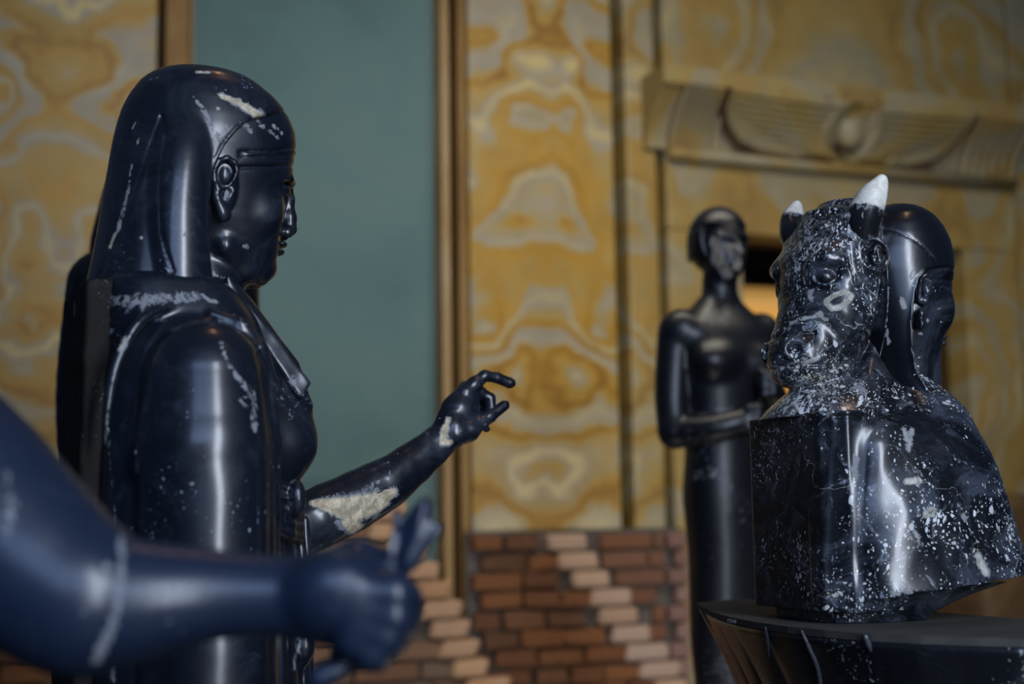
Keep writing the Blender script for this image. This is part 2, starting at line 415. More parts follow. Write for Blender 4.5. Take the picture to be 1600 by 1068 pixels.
def black_marble(name, base=(.010, .016, .030), fleck_col=(.34, .38, .44), patch_col=(.42, .36, .26), rough=.26, seed=0.0, fleck_lo=.60, dust=.35, spec=.5, patch_rough=.62, hair=.12, swirl=0.0, coat=.85, pc_lo=.42):
    """polished blue-black stone with pale veins; attributes 'fleck' and 'patch' say where the pale matter lies"""
    g = NT(name)
    v = g.map(loc=(seed, seed*1.7, -seed))
    wob = g.noise(9, 3, .6, vec=v, out='Color')
    v2 = g.vmath('ADD', v, g.vmath('SCALE', g.vmath('SUBTRACT', wob, (.5, .5, .5)), sc=.07))
    fk = g.attr('fleck'); pt = g.attr('patch')
    big = g.noise(7, 3, .6, vec=v)
    v3 = g.map(scale=(1.0, 1.25, .72), rot=(.3, .5, .2), vec=v2)
    def chips(sc, thr, size, sd):
        x = g.n('ShaderNodeTexVoronoi', feature='F1'); x.inputs['Scale'].default_value = sc; g.l(g.map(loc=(sd, 0, sd), vec=v3), x.inputs['Vector'])
        sp = g.n('ShaderNodeSeparateColor'); g.l(x.outputs['Color'], sp.inputs[0])
        on = g.step(g.math('ADD', sp.outputs[0], g.math('ADD', g.math('MULTIPLY', fk, .5), g.math('MULTIPLY', g.math('SUBTRACT', big, .5), 1.9))), thr, thr+.04)
        rad = g.math('MULTIPLY', sp.outputs[1], size)
        return g.math('MULTIPLY', on, g.step(g.math('SUBTRACT', x.outputs['Distance'], rad), .10, .04))
    n1 = g.noise(55, 4, .62, 1.6, vec=v2); n2 = g.noise(150, 3, .6, 1.0, vec=v2); n3 = g.noise(24, 5, .6, 2.4, vec=v2)
    # chips: flecks gather where the big noise and the attribute are high
    dens = g.math('ADD', g.math('MULTIPLY', fk, .34), g.math('MULTIPLY', g.math('SUBTRACT', big, .5), .42))
    a1 = g.step(g.math('ADD', n1, dens), .83, .88)
    a2 = g.step(g.math('ADD', n2, dens), .86, .91)
    a3 = g.step(g.math('ADD', n3, dens), .86, .91)
    hollow = g.step(g.math('ABSOLUTE', g.math('SUBTRACT', n3, .56)), .006, .016)
    fl = g.math('MAXIMUM', a1, g.math('MAXIMUM', a2, g.math('MULTIPLY', a3, hollow)))
    fl = g.math('MAXIMUM', fl, g.math('MAXIMUM', chips(170, 1.06, .40, 2.0), g.math('MAXIMUM', chips(95, 1.19, .36, 5.0), chips(300, 1.02, .40, 8.0))))
    # hairline veins
    ln = g.noise(5.5, 6, .55, .8, vec=v2); ln2 = g.step(g.math('ABSOLUTE', g.math('SUBTRACT', ln, .5)), .0045, .0)
    ln2 = g.math('MULTIPLY', ln2, g.step(g.noise(6, 2, vec=g.map(loc=(3, 9, seed))), .50, .62))
    spk = g.step(g.voro(110, vec=v2), .13, .06)
    spk = g.math('MULTIPLY', spk, g.step(g.math('ADD', big, g.math('MULTIPLY', fk, .3)), .52, .66))
    # soft grey clouding
    cl = g.math('MULTIPLY', g.step(g.math('ADD', g.noise(14, 6, .7, 1.0, vec=v2), g.math('MULTIPLY', fk, .22)), .55, .95), dust)
    c = g.mix(cl, (*base, 1), (.10, .115, .145, 1))
    tint = g.ramp(g.noise(17, 3, vec=v), [(.35, tuple(x*1.05 for x in fleck_col)), (.55, tuple(x*.7 for x in fleck_col)), (.7, (fleck_col[0]*.75, fleck_col[1]*.6, fleck_col[2]*.42))])
    light = g.math('MAXIMUM', fl, g.math('MAXIMUM', g.math('MULTIPLY', ln2, hair), spk))
    if swirl:
        s1 = g.noise(15, 7, .64, 2.6, vec=v2); s2 = g.noise(30, 6, .62, 3.0, vec=v3)
        sw = g.math('MAXIMUM', g.step(g.math('ADD', s1, g.math('MULTIPLY', dens, .35)), .62, .72), g.math('MULTIPLY', g.step(g.math('ADD', s2, g.math('MULTIPLY', dens, .4)), .66, .72), .9))
        sw = g.math('MULTIPLY', g.math('MULTIPLY', sw, g.step(g.noise(110, 5, .75, .6, vec=v), .36, .62)), g.math('MULTIPLY', swirl, g.step(fk, 1.1, .1)))
        sc_ = g.ramp(g.noise(6, 3, vec=v), [(.38, (.20, .24, .31)), (.56, (.30, .33, .38)), (.72, (.26, .235, .19))])
        c = g.mix(g.math('MULTIPLY', sw, g.step(fk, -.2, .1)), c, sc_)
        cl3 = g.step(g.noise(9, 8, .72, 1.2, vec=v), .46, .66)
        c = g.mix(g.math('MULTIPLY', g.math('MULTIPLY', cl3, .66*swirl), g.math('MULTIPLY', g.step(fk, -.3, .05), g.step(fk, .55, .30))), c, (.070, .084, .115, 1))
    c = g.mix(light, c, tint)
    # placed stains: attribute plus ragged edge
    pe = g.math('ADD', pt, g.math('MULTIPLY', g.math('SUBTRACT', g.noise(60, 7, .72, 1.2, vec=v), .5), 2.3))
    pm = g.step(pe, .58, .72)
    pm = g.math('MULTIPLY', pm, g.step(pt, .02, .15))
    pc = g.mix(g.step(g.noise(60, 5, .7, .8, vec=v), .38, .66), (*[x*pc_lo for x in patch_col], 1), (*patch_col, 1))
    pc = g.mix(g.step(pt, .70, .98), g.mix(g.noise(45, 5, .7, vec=v), (.10, .11, .13, 1), (.30, .31, .33, 1)), pc)
    c = g.mix(pm, c, pc)
    g.l(c, g.b.inputs['Base Color'])
    r = g.math('ADD', rough, g.math('ADD', g.math('MULTIPLY', g.noise(30, 5, .7, vec=v), .16), g.math('MULTIPLY', pm, patch_rough-rough)))
    g.l(r, g.b.inputs['Roughness'])
    g.b.inputs['Specular IOR Level'].default_value = spec*.55
    if rough < .5:
        g.b.inputs['Coat Weight'].default_value = coat
        g.l(g.math('ADD', .17+(.85-coat)*.25, g.math('ADD', g.math('MULTIPLY', pm, .5), g.math('MULTIPLY', g.noise(40, 5, .7, vec=v), .10))), g.b.inputs['Coat Roughness'])
    hgt = g.math('ADD', g.math('MULTIPLY', pm, -.6), g.math('ADD', g.math('MULTIPLY', g.noise(60, 4, .6, vec=v), .30), g.math('MULTIPLY', g.noise(260, 3, .6, vec=v), .10)))
    g.bump(hgt, .0011, .55)
    return g.m

# ------------------------------------------------------------------ the painted hall wall
W = Frame(800, 5.6, math.radians(22))
def onyx(name, centre, seed=0.0, grey=0.0, sc=1.0):
    g = NT(name)
    s = g.n('ShaderNodeSeparateXYZ'); g.l(g.co, s.inputs[0])
    ax = g.math('ABSOLUTE', g.math('ADD', g.math('SUBTRACT', s.outputs[0], centre), g.math('MULTIPLY', g.math('SUBTRACT', g.noise(2.2, 3, .6), .5), .38)))
    ax = g.math('POWER', g.math('ADD', g.math('MULTIPLY', ax, ax), .0016), .5)
    c = g.n('ShaderNodeCombineXYZ'); g.l(ax, c.inputs[0]); g.l(g.math('MULTIPLY', s.outputs[2], .85), c.inputs[2]); c.inputs[1].default_value = seed
    v = c.outputs[0]
    w = g.noise(1.7*sc, 2, .45, 0, vec=v, out='Color')
    v1 = g.vmath('ADD', v, g.vmath('SCALE', g.vmath('SUBTRACT', w, (.5, .5, .5)), sc=.75))
    w2 = g.noise(7*sc, 3, .6, 0, vec=v, out='Color')
    v1 = g.vmath('ADD', v1, g.vmath('SCALE', g.vmath('SUBTRACT', w2, (.5, .5, .5)), sc=.11))
    eye = g.voro(2.3*sc, vec=v1, feature='SMOOTH_F1')
    n = g.noise(1.5*sc, 1, .4, 0, vec=v1)
    z = g.math('ADD', g.math('MULTIPLY', eye, 1.25), g.math('MULTIPLY', n, 1.5))
    band = g.math('ADD', g.math('MULTIPLY', g.math('SINE', g.math('MULTIPLY', z, 25)), g.math('MULTIPLY', g.noise(3, 2, vec=v), .66)), .5)
    fine = g.math('MULTIPLY', g.math('SINE', g.math('MULTIPLY', z, 61)), .12)
    t = g.math('ADD', band, fine)
    och = g.ramp(t, [(.02, (.20, .092, .018)), (.22, (.31, .162, .034)), (.42, (.30, .185, .060)), (.6, (.27, .20, .105)), (.76, (.24, .21, .165)), (1, (.42, .31, .14))])
    pal = g.ramp(t, [(.02, (.32, .19, .07)), (.3, (.38, .27, .13)), (.5, (.28, .245, .19)), (.72, (.44, .35, .21)), (1, (.52, .45, .33))])
    hz = g.step(g.math('ADD', s.outputs[2], g.math('MULTIPLY', g.noise(1.2, 2, vec=v), .9)), 2.6-grey*.8, 1.5-grey*.8)
    cc = g.mix(hz, och, pal)
    if grey: cc = g.mix(min(grey, 1)*.55, cc, (.205, .162, .085, 1))
    mot = g.noise(9, 6, .7, vec=v)
    hs = g.n('ShaderNodeHueSaturation'); g.l(cc, hs.inputs['Color']); g.l(g.step(mot, -.25, 1.1), hs.inputs['Value']); hs.inputs['Saturation'].default_value = 1.08; hs.inputs['Hue'].default_value = .510
    g.l(g.math('ADD', g.math('MULTIPLY', mot, .7), .68), hs.inputs['Value'])
    g.l(hs.outputs[0], g.b.inputs['Base Color']); g.b.inputs['Roughness'].default_value = .55
    return g.m
def plain(name, cols, scale=6, rough=.8, bump=0, stretch=(1, 1, 1), spec=.4):
    g = NT(name); v = g.map(scale=stretch)
    n = g.noise(scale, 6, .62, .3, vec=v)
    g.l(g.ramp(n, [(.3, cols[0]), (.5, cols[1]), (.72, cols[2])]), g.b.inputs['Base Color']); g.b.inputs['Roughness'].default_value = rough
    g.b.inputs['Specular IOR Level'].default_value = spec
    if bump: g.bump(g.noise(scale*6, 5, .65, vec=v), bump, .6)
    return g.m
def wa(px, b=0.0, py=620): return W.p(px, py, b)[0]
def wz(px, py, b=0.0): return W.p(px, py, b)[2]
def box_v(a0, a1, b0, b1, z0, z1):
    v = [(a0, b0, z0), (a1, b0, z0), (a1, b1, z0), (a0, b1, z0), (a0, b0, z1), (a1, b0, z1), (a1, b1, z1), (a0, b1, z1)]
    f = [(0, 3, 2, 1), (4, 5, 6, 7), (0, 1, 5, 4), (1, 2, 6, 5), (2, 3, 7, 6), (3, 0, 4, 7)]
    return v, f
def wbox(name, a0, a1, b0, b1, z0, z1, mat, bevel=.006, kind='structure', parent=None, M=None):
    v, f = box_v(a0, a1, b0, b1, z0, z1)
    o = poly_obj(name, v, f, mat, parent, W.M if (M is None and parent is None) else M)
    if bevel:
        m = o.modifiers.new('bevel', 'BEVEL'); m.width = bevel; m.segments = 2
    if kind and parent is None: o['kind'] = kind
    return o
H = 4.6
m_teal = plain('teal_plaster', [(.064, .120, .124), (.082, .146, .146), (.096, .158, .150)], 1.6, .8, 0)
m_groove = plain('dark_umber', [(.030, .014, .004), (.055, .026, .006), (.10, .05, .012)], 3, .8, stretch=(1, 1, .3))
m_trim = plain('tan_border_stone', [(.20, .11, .035), (.28, .18, .075), (.36, .27, .16)], 4, .7, stretch=(1, 1, .35))
m_brown = plain('brown_border_stone', [(.13, .062, .014), (.21, .115, .032), (.27, .17, .06)], 3, .7, stretch=(1, 1, .35))
aL = wa(-160)
A245, A291, A690 = wa(243), wa(291), wa(688)
A735, A960, A975, A1038 = wa(733), wa(963), wa(983), wa(1037)
A1590 = wa(1592)
aR = wa(1800)
top_door = wz(1330, 381)
ad0, ad1 = wa(1158), wa(1508)
# backing of dark stained stone seen in the joints
wbox('wall_backing_left', aL-.3, ad0-.02, .10, .26, 0, H, m_groove, 0)
wbox('wall_backing_right', ad1+.02, aR+.5, .10, .26, 0, H, m_groove, 0)
wbox('wall_backing_over_door', ad0-.02, ad1+.02, .10, .26, top_door+.01, H, m_groove, 0)
# left panel and its border
wbox('wall_onyx_panel_left', aL, A245-.016, -.02, .11, 0, H, onyx('onyx_left', wa(90), 3.1), .01)
wbox('trim_1', A245+.012, A291-.006, -.02, .11, 0, H, m_brown, .01)
wbox('trim_2', A291-.006, A291+.004, -.03, .11, 0, H, m_trim, .002)
wbox('wall_teal_panel', A291+.004, A690, .06, .11, 0, H, m_teal, 0)
wbox('trim_3', A690, A690+.034, -.04, .11, 0, H, m_trim, .006)
wbox('trim_4', wa(718), A735-.006, -.02, .11, 0, H, m_brown, .01)
wbox('wall_onyx_panel_middle', A735, A960, -.03, .11, 0, H, onyx('onyx_middle', wa(848), 7.7), .012)
wbox('wall_onyx_strip', A975, A1038-.018, -.03, .11, 0, H, onyx('onyx_strip', wa(960), 7.7, .6), .012)
# door surround: jambs, lintel, frieze above the cornice
m_oR = onyx('onyx_right', wa(1325), 12.3, .8, .8)
wbox('wall_jamb_left', A1038+.016, ad0, -.05, .11, 0, top_door, m_oR, .01)
wbox('wall_jamb_right', ad1, A1590, -.05, .11, 0, top_door, m_oR, .01)
wbox('wall_lintel', A1038+.016, A1590, -.05, .11, top_door, H, m_oR, .01)
wbox('wall_onyx_panel_right', A1590+.04, aR+.4, -.02, .11, 0, H, m_oR, .01)
# room behind the doorway
m_dark = plain('unlit_black_room_wall', [(.004, .004, .005), (.006, .006, .007), (.01, .01, .01)], 3, .95)  # the unlit room's darkness put into a near-black wall colour
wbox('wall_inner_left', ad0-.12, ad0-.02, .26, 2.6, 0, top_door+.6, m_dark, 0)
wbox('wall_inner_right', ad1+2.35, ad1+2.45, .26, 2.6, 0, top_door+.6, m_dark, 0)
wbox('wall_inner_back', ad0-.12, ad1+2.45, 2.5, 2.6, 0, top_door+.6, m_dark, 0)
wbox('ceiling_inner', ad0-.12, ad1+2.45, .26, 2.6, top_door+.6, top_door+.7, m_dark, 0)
# display case in the inner room; its lamplight is painted as an emission gradient
P = W.pa
gl = NT('painted_lamp_glow'); em = gl.n('ShaderNodeEmission'); gl.l(em.outputs[0], gl.out.inputs[0])
sz = gl.n('ShaderNodeSeparateXYZ'); gl.l(gl.co, sz.inputs[0])
a_w0, a_w1 = W.p(1140, 470, 2.3)[0], W.p(1262, 470, 2.3)[0]; zw1 = W.p(1190, 450, 2.3)[2]
gl.l(gl.ramp(gl.step(sz.outputs[2], zw1, zw1-.22), [(0, (.42, .22, .055)), (.35, (.70, .40, .12)), (1, (.9, .42, .08))]), em.inputs[0]); em.inputs[1].default_value = .8
al = thing('lit_display_case', 'amber lit display case glowing in the dark room beyond the doorway', 'display case', W.M)
wbox('glowing_panel', a_w0, a_w1, 2.28, 2.30, 1.6, zw1, gl.m, 0, parent=al)
wbox('case_body', a_w0-.04, a_w1+.04, 2.30, 2.49, 0, zw1+.05, m_dark, .01, parent=al)

# cavetto cornice over the door, with fluting, roll moulding and winged disc
m_cor = onyx('onyx_cornice', wa(1325), 5.5, 1.25, .7)
ac0, ac1 = wa(1032, -.2, 150), A1590-.02
zt0, zt1 = wz(1300, 132, -.22), wz(1300, 158, -.22)          # flat fillet
zb0, zb1 = wz(1300, 262, -.08), wz(1300, 254, -.08)
N = 14
def cav(t):                                                       # t 0 bottom .. 1 top
    return -.06-.16*(1-math.cos(t*math.pi/2))**1.0
def extr(prof, a0, a1, name, mat, smooth=False, parent=None):
    n = len(prof); v = [(a0, q[0], q[1]) for q in prof]+[(a1, q[0], q[1]) for q in prof]
    f = [(i, (i+1) % n, n+(i+1) % n, n+i) for i in range(n)]+[tuple(range(n))[::-1], tuple(range(n, 2*n))]
    return poly_obj(name, v, f, mat, parent, None if parent else W.M, smooth)
prof = [(.0, zb1), (-.06, zb1)]+[(cav(i/N), zb1+(zt1-zb1)*i/N) for i in range(N+1)]+[(-.235, zt1), (-.235, zt0), (.0, zt0)]
o = extr(prof, ac0, ac1, 'trim_5', m_cor); o['kind'] = 'structure'
o = extr([(-.07+.035*math.cos(q), (zb0+zb1)/2-.012+.026*math.sin(q)) for q in np.linspace(0, 2*math.pi, 16, endpoint=False)], A1038+.02, ac1, 'trim_6', m_cor, True); o['kind'] = 'structure'
# darker brown strips in the hollows behind the flutes
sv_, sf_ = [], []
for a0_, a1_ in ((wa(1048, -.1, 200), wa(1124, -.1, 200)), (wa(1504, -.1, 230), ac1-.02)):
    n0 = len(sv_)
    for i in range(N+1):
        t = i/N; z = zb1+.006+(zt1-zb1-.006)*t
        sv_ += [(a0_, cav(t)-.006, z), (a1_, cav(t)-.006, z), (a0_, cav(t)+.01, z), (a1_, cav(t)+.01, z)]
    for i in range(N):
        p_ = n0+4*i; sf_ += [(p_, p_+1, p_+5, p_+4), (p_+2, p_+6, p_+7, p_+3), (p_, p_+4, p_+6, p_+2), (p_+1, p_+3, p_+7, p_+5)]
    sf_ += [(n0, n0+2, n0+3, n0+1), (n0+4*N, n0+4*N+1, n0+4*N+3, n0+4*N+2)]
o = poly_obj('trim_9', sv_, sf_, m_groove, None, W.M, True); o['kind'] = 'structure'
# flutes at both ends
fv, ff = [], []
def flute(ac, w):
    base = len(fv)
    for i in range(N+1):
        t = i/N; b = cav(t); z = zb1+(zt1-zb1)*t
        for q in range(5):
            th = math.pi*q/4
            fv.append((ac-w*math.cos(th), b-.034*math.sin(th), z))
    for i in range(N):
        for q in range(4):
            p = base+i*5+q; ff.append((p, p+1, p+6, p+5))
for x in np.linspace(1056, 1118, 6): flute(wa(x, -.1, 200), .014)
for x in np.linspace(1510, 1580, 6): flute(wa(x, -.1, 230), .014)
o = poly_obj('trim_7', fv, ff, m_cor, None, W.M, True); o['kind'] = 'structure'
# winged sun disc relief
def WV():
    lo = (wa(1110, -.2, 200), -.30, zb0-.02); hi = (wa(1520, -.2, 200), -.02, zt1+.01)
    return Vol(lo, hi, .0065)
v = WV()
cen = W.p(1322, 205, -.12)
def wy(z): return cav(min(max((z-zb1)/(zt1-zb1), 0), 1))
R_ = .085
v.ell((cen[0], wy(cen[2])-.02, cen[2]), (R_*.8, .055, R_), .004)
for s in (-1, 1):
    pts = []
    far = W.p(1126, 165, -.12)[0] if s < 0 else W.p(1500, 205, -.12)[0]
    L_ = abs(far-cen[0])
    zt, zb = zt1-.015, zb1+.02
    wp = [W.p(x, y, -.12) for x, y in ([(1310, 150), (1200, 150), (1122, 152), (1124, 172), (1138, 194), (1162, 218), (1200, 234), (1240, 240), (1310, 246)] if s < 0 else [(1330, 150), (1420, 165), (1506, 178), (1506, 200), (1490, 226), (1470, 246), (1430, 256), (1330, 250)])]
    PW = np.array([(q_[0], q_[2]) for q_ in wp])
    def slab(X, Y, Z, PW=PW):
        zz = Z.ravel(); cb = np.array([wy(t) for t in zz], np.float32)[None, None, :]
        dd = poly2d(PW, X[:, 0, 0][:, None], zz[None, :])[:, None, :]
        return np.maximum(dd, np.maximum(cb-.028-Y, Y-cb-.03))
    v.put(slab, (PW[:, 0].min(), -.28, PW[:, 1].min()), (PW[:, 0].max(), -.03, PW[:, 1].max()), .004)
    for q in range(9):       # long feathers sweeping outwards in three rows
        f = q/8; zz = zt-(zt-zb)*f*.92
        Lq = L_*(1-.62*f**1.6)
        v.tube([(cen[0]+s*.09, wy(zz)-.030, zz-.005), (cen[0]+s*Lq*.6, wy(zz)-.032, zz+.0), (cen[0]+s*Lq, wy(zz)-.028, zz+.01)], [.017, .017, .013], .004)
    for q in range(4):       # covert edge
        pass
    v.tube([(cen[0]+s*L_*.52, wy(zt)-.02, zt), (cen[0]+s*L_*.50, wy(zt-.12)-.02, zt-.12), (cen[0]+s*L_*.40, wy(zt-.2)-.02, zt-.2), (cen[0]+s*L_*.2, wy(zb+.03)-.02, zb+.03)], [.012, .014, .012, .01], .003)
    # cobra beside the disc
    v.tube([(cen[0]+s*.055, wy(cen[2]+.1)-.03, cen[2]+.10), (cen[0]+s*.115, wy(cen[2]+.06)-.035, cen[2]+.06), (cen[0]+s*.13, wy(cen[2])-.035, cen[2]-.01),
            (cen[0]+s*.11, wy(cen[2]-.08)-.035, cen[2]-.08), (cen[0]+s*.055, wy(cen[2]-.12)-.03, cen[2]-.12)], [.014, .018, .022, .02, .014], .004)
o = v.mesh('trim_8', m_cor, None, W.M, 1); o['kind'] = 'structure'
# thin dark brown outlines along the wings, covert arc and cobras
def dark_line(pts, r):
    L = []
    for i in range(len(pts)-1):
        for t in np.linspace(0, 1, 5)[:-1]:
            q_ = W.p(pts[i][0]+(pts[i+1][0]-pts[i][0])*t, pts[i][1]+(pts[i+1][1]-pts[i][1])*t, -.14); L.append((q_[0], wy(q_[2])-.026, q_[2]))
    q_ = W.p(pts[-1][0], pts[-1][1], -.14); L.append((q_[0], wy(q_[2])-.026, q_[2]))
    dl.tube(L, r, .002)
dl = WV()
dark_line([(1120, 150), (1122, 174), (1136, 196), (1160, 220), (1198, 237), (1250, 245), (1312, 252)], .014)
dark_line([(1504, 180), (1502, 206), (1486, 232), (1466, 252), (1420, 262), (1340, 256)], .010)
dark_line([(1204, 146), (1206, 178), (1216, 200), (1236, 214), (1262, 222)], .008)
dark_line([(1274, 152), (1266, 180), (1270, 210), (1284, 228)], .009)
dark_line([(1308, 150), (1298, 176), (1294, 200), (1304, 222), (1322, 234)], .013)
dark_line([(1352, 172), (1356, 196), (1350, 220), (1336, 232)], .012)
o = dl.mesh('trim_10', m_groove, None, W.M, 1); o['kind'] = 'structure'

# brick courses at the wall foot, with pale stepped stones
def brick_mat(name, cols, rough=.85):
    g = NT(name); gi = g.n('ShaderNodeNewGeometry'); n = g.noise(30, 5, .7)
    r = g.math('ADD', g.math('MULTIPLY', gi.outputs['Random Per Island'], .75), g.math('MULTIPLY', n, .3))
    k = len(cols); g.l(g.ramp(r, [(.05+.9*i/(k-1), c) for i, c in enumerate(cols)]), g.b.inputs['Base Color'])
    g.b.inputs['Roughness'].default_value = rough; g.bump(g.noise(45, 5, .7), .006, .8)
    return g.m
m_brick_r = brick_mat('rough_brick', [(.035, .014, .006), (.11, .038, .011), (.17, .062, .016), (.07, .028, .012), (.13, .055, .02)])
m_brick_s = brick_mat('smooth_brick', [(.085, .036, .020), (.14, .055, .024), (.12, .055, .033), (.16, .07, .035)])
m_brick_g = brick_mat('dusty_brick', [(.12, .06, .035), (.17, .085, .045), (.14, .09, .065), (.20, .10, .05)])
m_quoin = brick_mat('pale_stone_block', [(.30, .185, .125), (.38, .25, .17), (.33, .235, .19), (.44, .29, .19)])
m_quoin2 = brick_mat('pale_stone_block_warm', [(.33, .18, .09), (.42, .25, .14), (.36, .23, .15), (.46, .28, .15)])
m_mortar = plain('grey_mortar', [(.05, .042, .036), (.075, .064, .055), (.10, .09, .08)], 9, .95)
rg = random.Random(5)
CH = .0725
def bricks(name, inside, a0, a1, z0, z1, mat, L=.19, jit=.006, b=-.075, depth=.05, gap=.012, twist=0.0):
    vv, fc = [], []; k = 0; z = z1-CH
    while z > z0-CH:
        a = a0-rg.random()*L*.5-(k % 2)*L/2
        while a < a1:
            l = L*rg.uniform(.75, 1.1); x0, x1 = max(a, a0)+gap/2, min(a+l, a1)-gap/2
            if x1-x0 > .03 and inside((x0+x1)/2, z+CH/2):
                bb = b-rg.random()*jit*2; j = lambda: rg.uniform(-jit, jit)*.6
                c, f = box_v(x0, x1, bb, b+depth, z+gap/2, z+CH-gap/2)
                c = [(p[0]+j(), p[1]+(j() if p[1] < b+depth-.001 else 0), p[2]+j()) for p in c]
                n0 = len(vv); vv += c; fc += [tuple(n0+i for i in q) for q in f]
            a += l
        z -= CH; k += 1
    o = poly_obj(name, vv, fc, mat, None, W.M); o['kind'] = 'structure'
    m = o.modifiers.new('bevel', 'BEVEL'); m.width = .007; m.segments = 2
    return o
aB0, aB1 = wa(737, -.08, 900), wa(1073, -.08, 900); zB = wz(900, 832, -.08)
st_px = [(887, 849), (902, 875), (922, 903), (951, 930), (962, 958), (985, 987), (1007, 1015), (1027, 1043), (1046, 1070), (1064, 1098)]
st = [W.p(x, y, -.09) for x, y in st_px]
az = [p[2] for p in st]; aa = [p[0] for p in st]
def diag(z): return float(np.interp(-z, [-q for q in az], aa))
wbox('wall_brick_backing_middle', aB0-.01, aB1+.005, -.05, -.028, 0, zB+.012, m_mortar, .003)
bricks('wall_brick_rough', lambda a, z: a < diag(z)-.06, aB0, aB1, .1, zB, m_brick_r, jit=.012)
bricks('wall_brick_smooth', lambda a, z: a > diag(z)+.06, aB0, aB1-.09, .1, zB, m_brick_s, L=.26, jit=.003)
vv, fc = [], []
for i, p in enumerate(st):
    z = zB-CH*(i+.5)
    w = .088+rg.uniform(-.012, .012)
    c, f = box_v(diag(z)-w, diag(z)+w, -.105, -.02, z-CH/2+.004, z+CH/2-.004)
    c = [(q[0]+rg.uniform(-.01, .01)+(.018 if q[2] > z else -.012)*0, q[1], q[2]) for q in c]; n0 = len(vv); vv += c; fc += [tuple(n0+k for k in q) for q in f]
for i in range(24):     # pale toothing on the outer edge
    z = zB-CH*(i+.5); c, f = box_v(aB1-.085+(i % 2)*.03, aB1, -.10, -.02, z-CH/2+.005, z+CH/2-.005); n0 = len(vv); vv += c; fc += [tuple(n0+k for k in q) for q in f]
n_st = 10
o = poly_obj('wall_pale_steps_middle', vv[:8*n_st], fc[:6*n_st], m_quoin, None, W.M); o['kind'] = 'structure'; o.modifiers.new('bevel', 'BEVEL').width = .012
o = poly_obj('wall_pale_edge_bricks', [q for q in vv[8*n_st:]], [tuple(k-8*n_st for k in q) for q in fc[6*n_st:]], brick_mat('mauve_brick', [(.16, .085, .07), (.20, .12, .10), (.14, .07, .055)]), None, W.M); o['kind'] = 'structure'; o.modifiers.new('bevel', 'BEVEL').width = .008
# left stepped buttress in front of the teal panel
sl_px = [(596, 800), (606, 826), (620, 850), (640, 876), (656, 902), (672, 932), (688, 968), (706, 1003), (723, 1035), (750, 1064), (770, 1095)]
sp = [W.p(x, y, -.10) for x, y in sl_px]
zz_ = [-p[2] for p in sp]; aa_ = [p[0] for p in sp]
def diag2(z): return float(np.interp(-z, zz_, aa_))
zB2 = sp[0][2]+CH/2
aZ = wa(300, -.08, 900)
m = poly_obj('wall_brick_backing_left', *(lambda P_: ([(a, -.105, z) for a, z in P_]+[(a, .07, z) for a, z in P_], [tuple(range(len(P_))), tuple(range(len(P_), 2*len(P_)))[::-1]]+[(i, len(P_)+i, len(P_)+(i+1) % len(P_), (i+1) % len(P_)) for i in range(len(P_))]))(
    [(aZ, .0), (diag2(.2)-.03, 0)]+[(diag2(-q)-.03, -q) for q in zz_[::-1]]+[(aZ, zB2)]), m_mortar, None, W.M); m['kind'] = 'structure'
bricks('wall_brick_left', lambda a, z: a < diag2(z)-.06, aZ, diag2(.3), .1, zB2, m_brick_g, L=.24, jit=.005, b=-.125)
vv, fc = [], []
for i in range(12):
    z = zB2-CH*(i+.5); w = .08+rg.uniform(-.012, .012)
    c, f = box_v(diag2(z)-w, diag2(z)+w, -.15, .06, z-CH/2+.004, z+CH/2-.004); n0 = len(vv)
    c = [(q[0]+rg.uniform(-.01, .01)+(.012 if q[2] > z else -.008), q[1], q[2]) for q in c]
    vv += c; fc += [tuple(n0+k for k in q) for q in f]
o = poly_obj('wall_pale_steps_left', vv, fc, m_quoin2, None, W.M); o['kind'] = 'structure'; o.modifiers.new('bevel', 'BEVEL').width = .012
bricks('wall_brick_far_left', lambda a, z: True, aL, A245-.02, .1, wz(60, 1000, -.05), m_brick_r, jit=.010, b=-.06, depth=.045)
# brown stone plinth against the right jamb
pa0, pa1 = wa(1538, -.57, 900), wa(1760, -.3, 850); zp = wz(1560, 768, -.3)
v = Vol((pa0-.03, -.62, -.02), (pa1+.03, -.03, zp+.05), .02)
v.box(((pa0+pa1)/2, -.32, zp/2-.02), ((pa1-pa0)/2, .25, zp/2), .035)
v.noise(.006, 22, (pa0-.1, -.7, .2), (pa1+.1, 0, zp+.1), 3, .1)
pl = v.mesh('stone_block', plain('brown_stone', [(.045, .022, .008), (.075, .04, .014), (.11, .062, .022)], 7, .7, .004), None, W.M, 1)
pl['label'] = 'dark brown stone block at the wall, right of the doorway'; pl['category'] = 'stone block'
# floor
fl = poly_obj('floor', [(-5, -4, 0), (7, -4, 0), (7, 12, 0), (-5, 12, 0)], [(0, 1, 2, 3)], plain('dark_stone_floor', [(.02, .018, .017), (.03, .027, .024), (.045, .04, .036)], 2, .5)); fl['kind'] = 'structure'

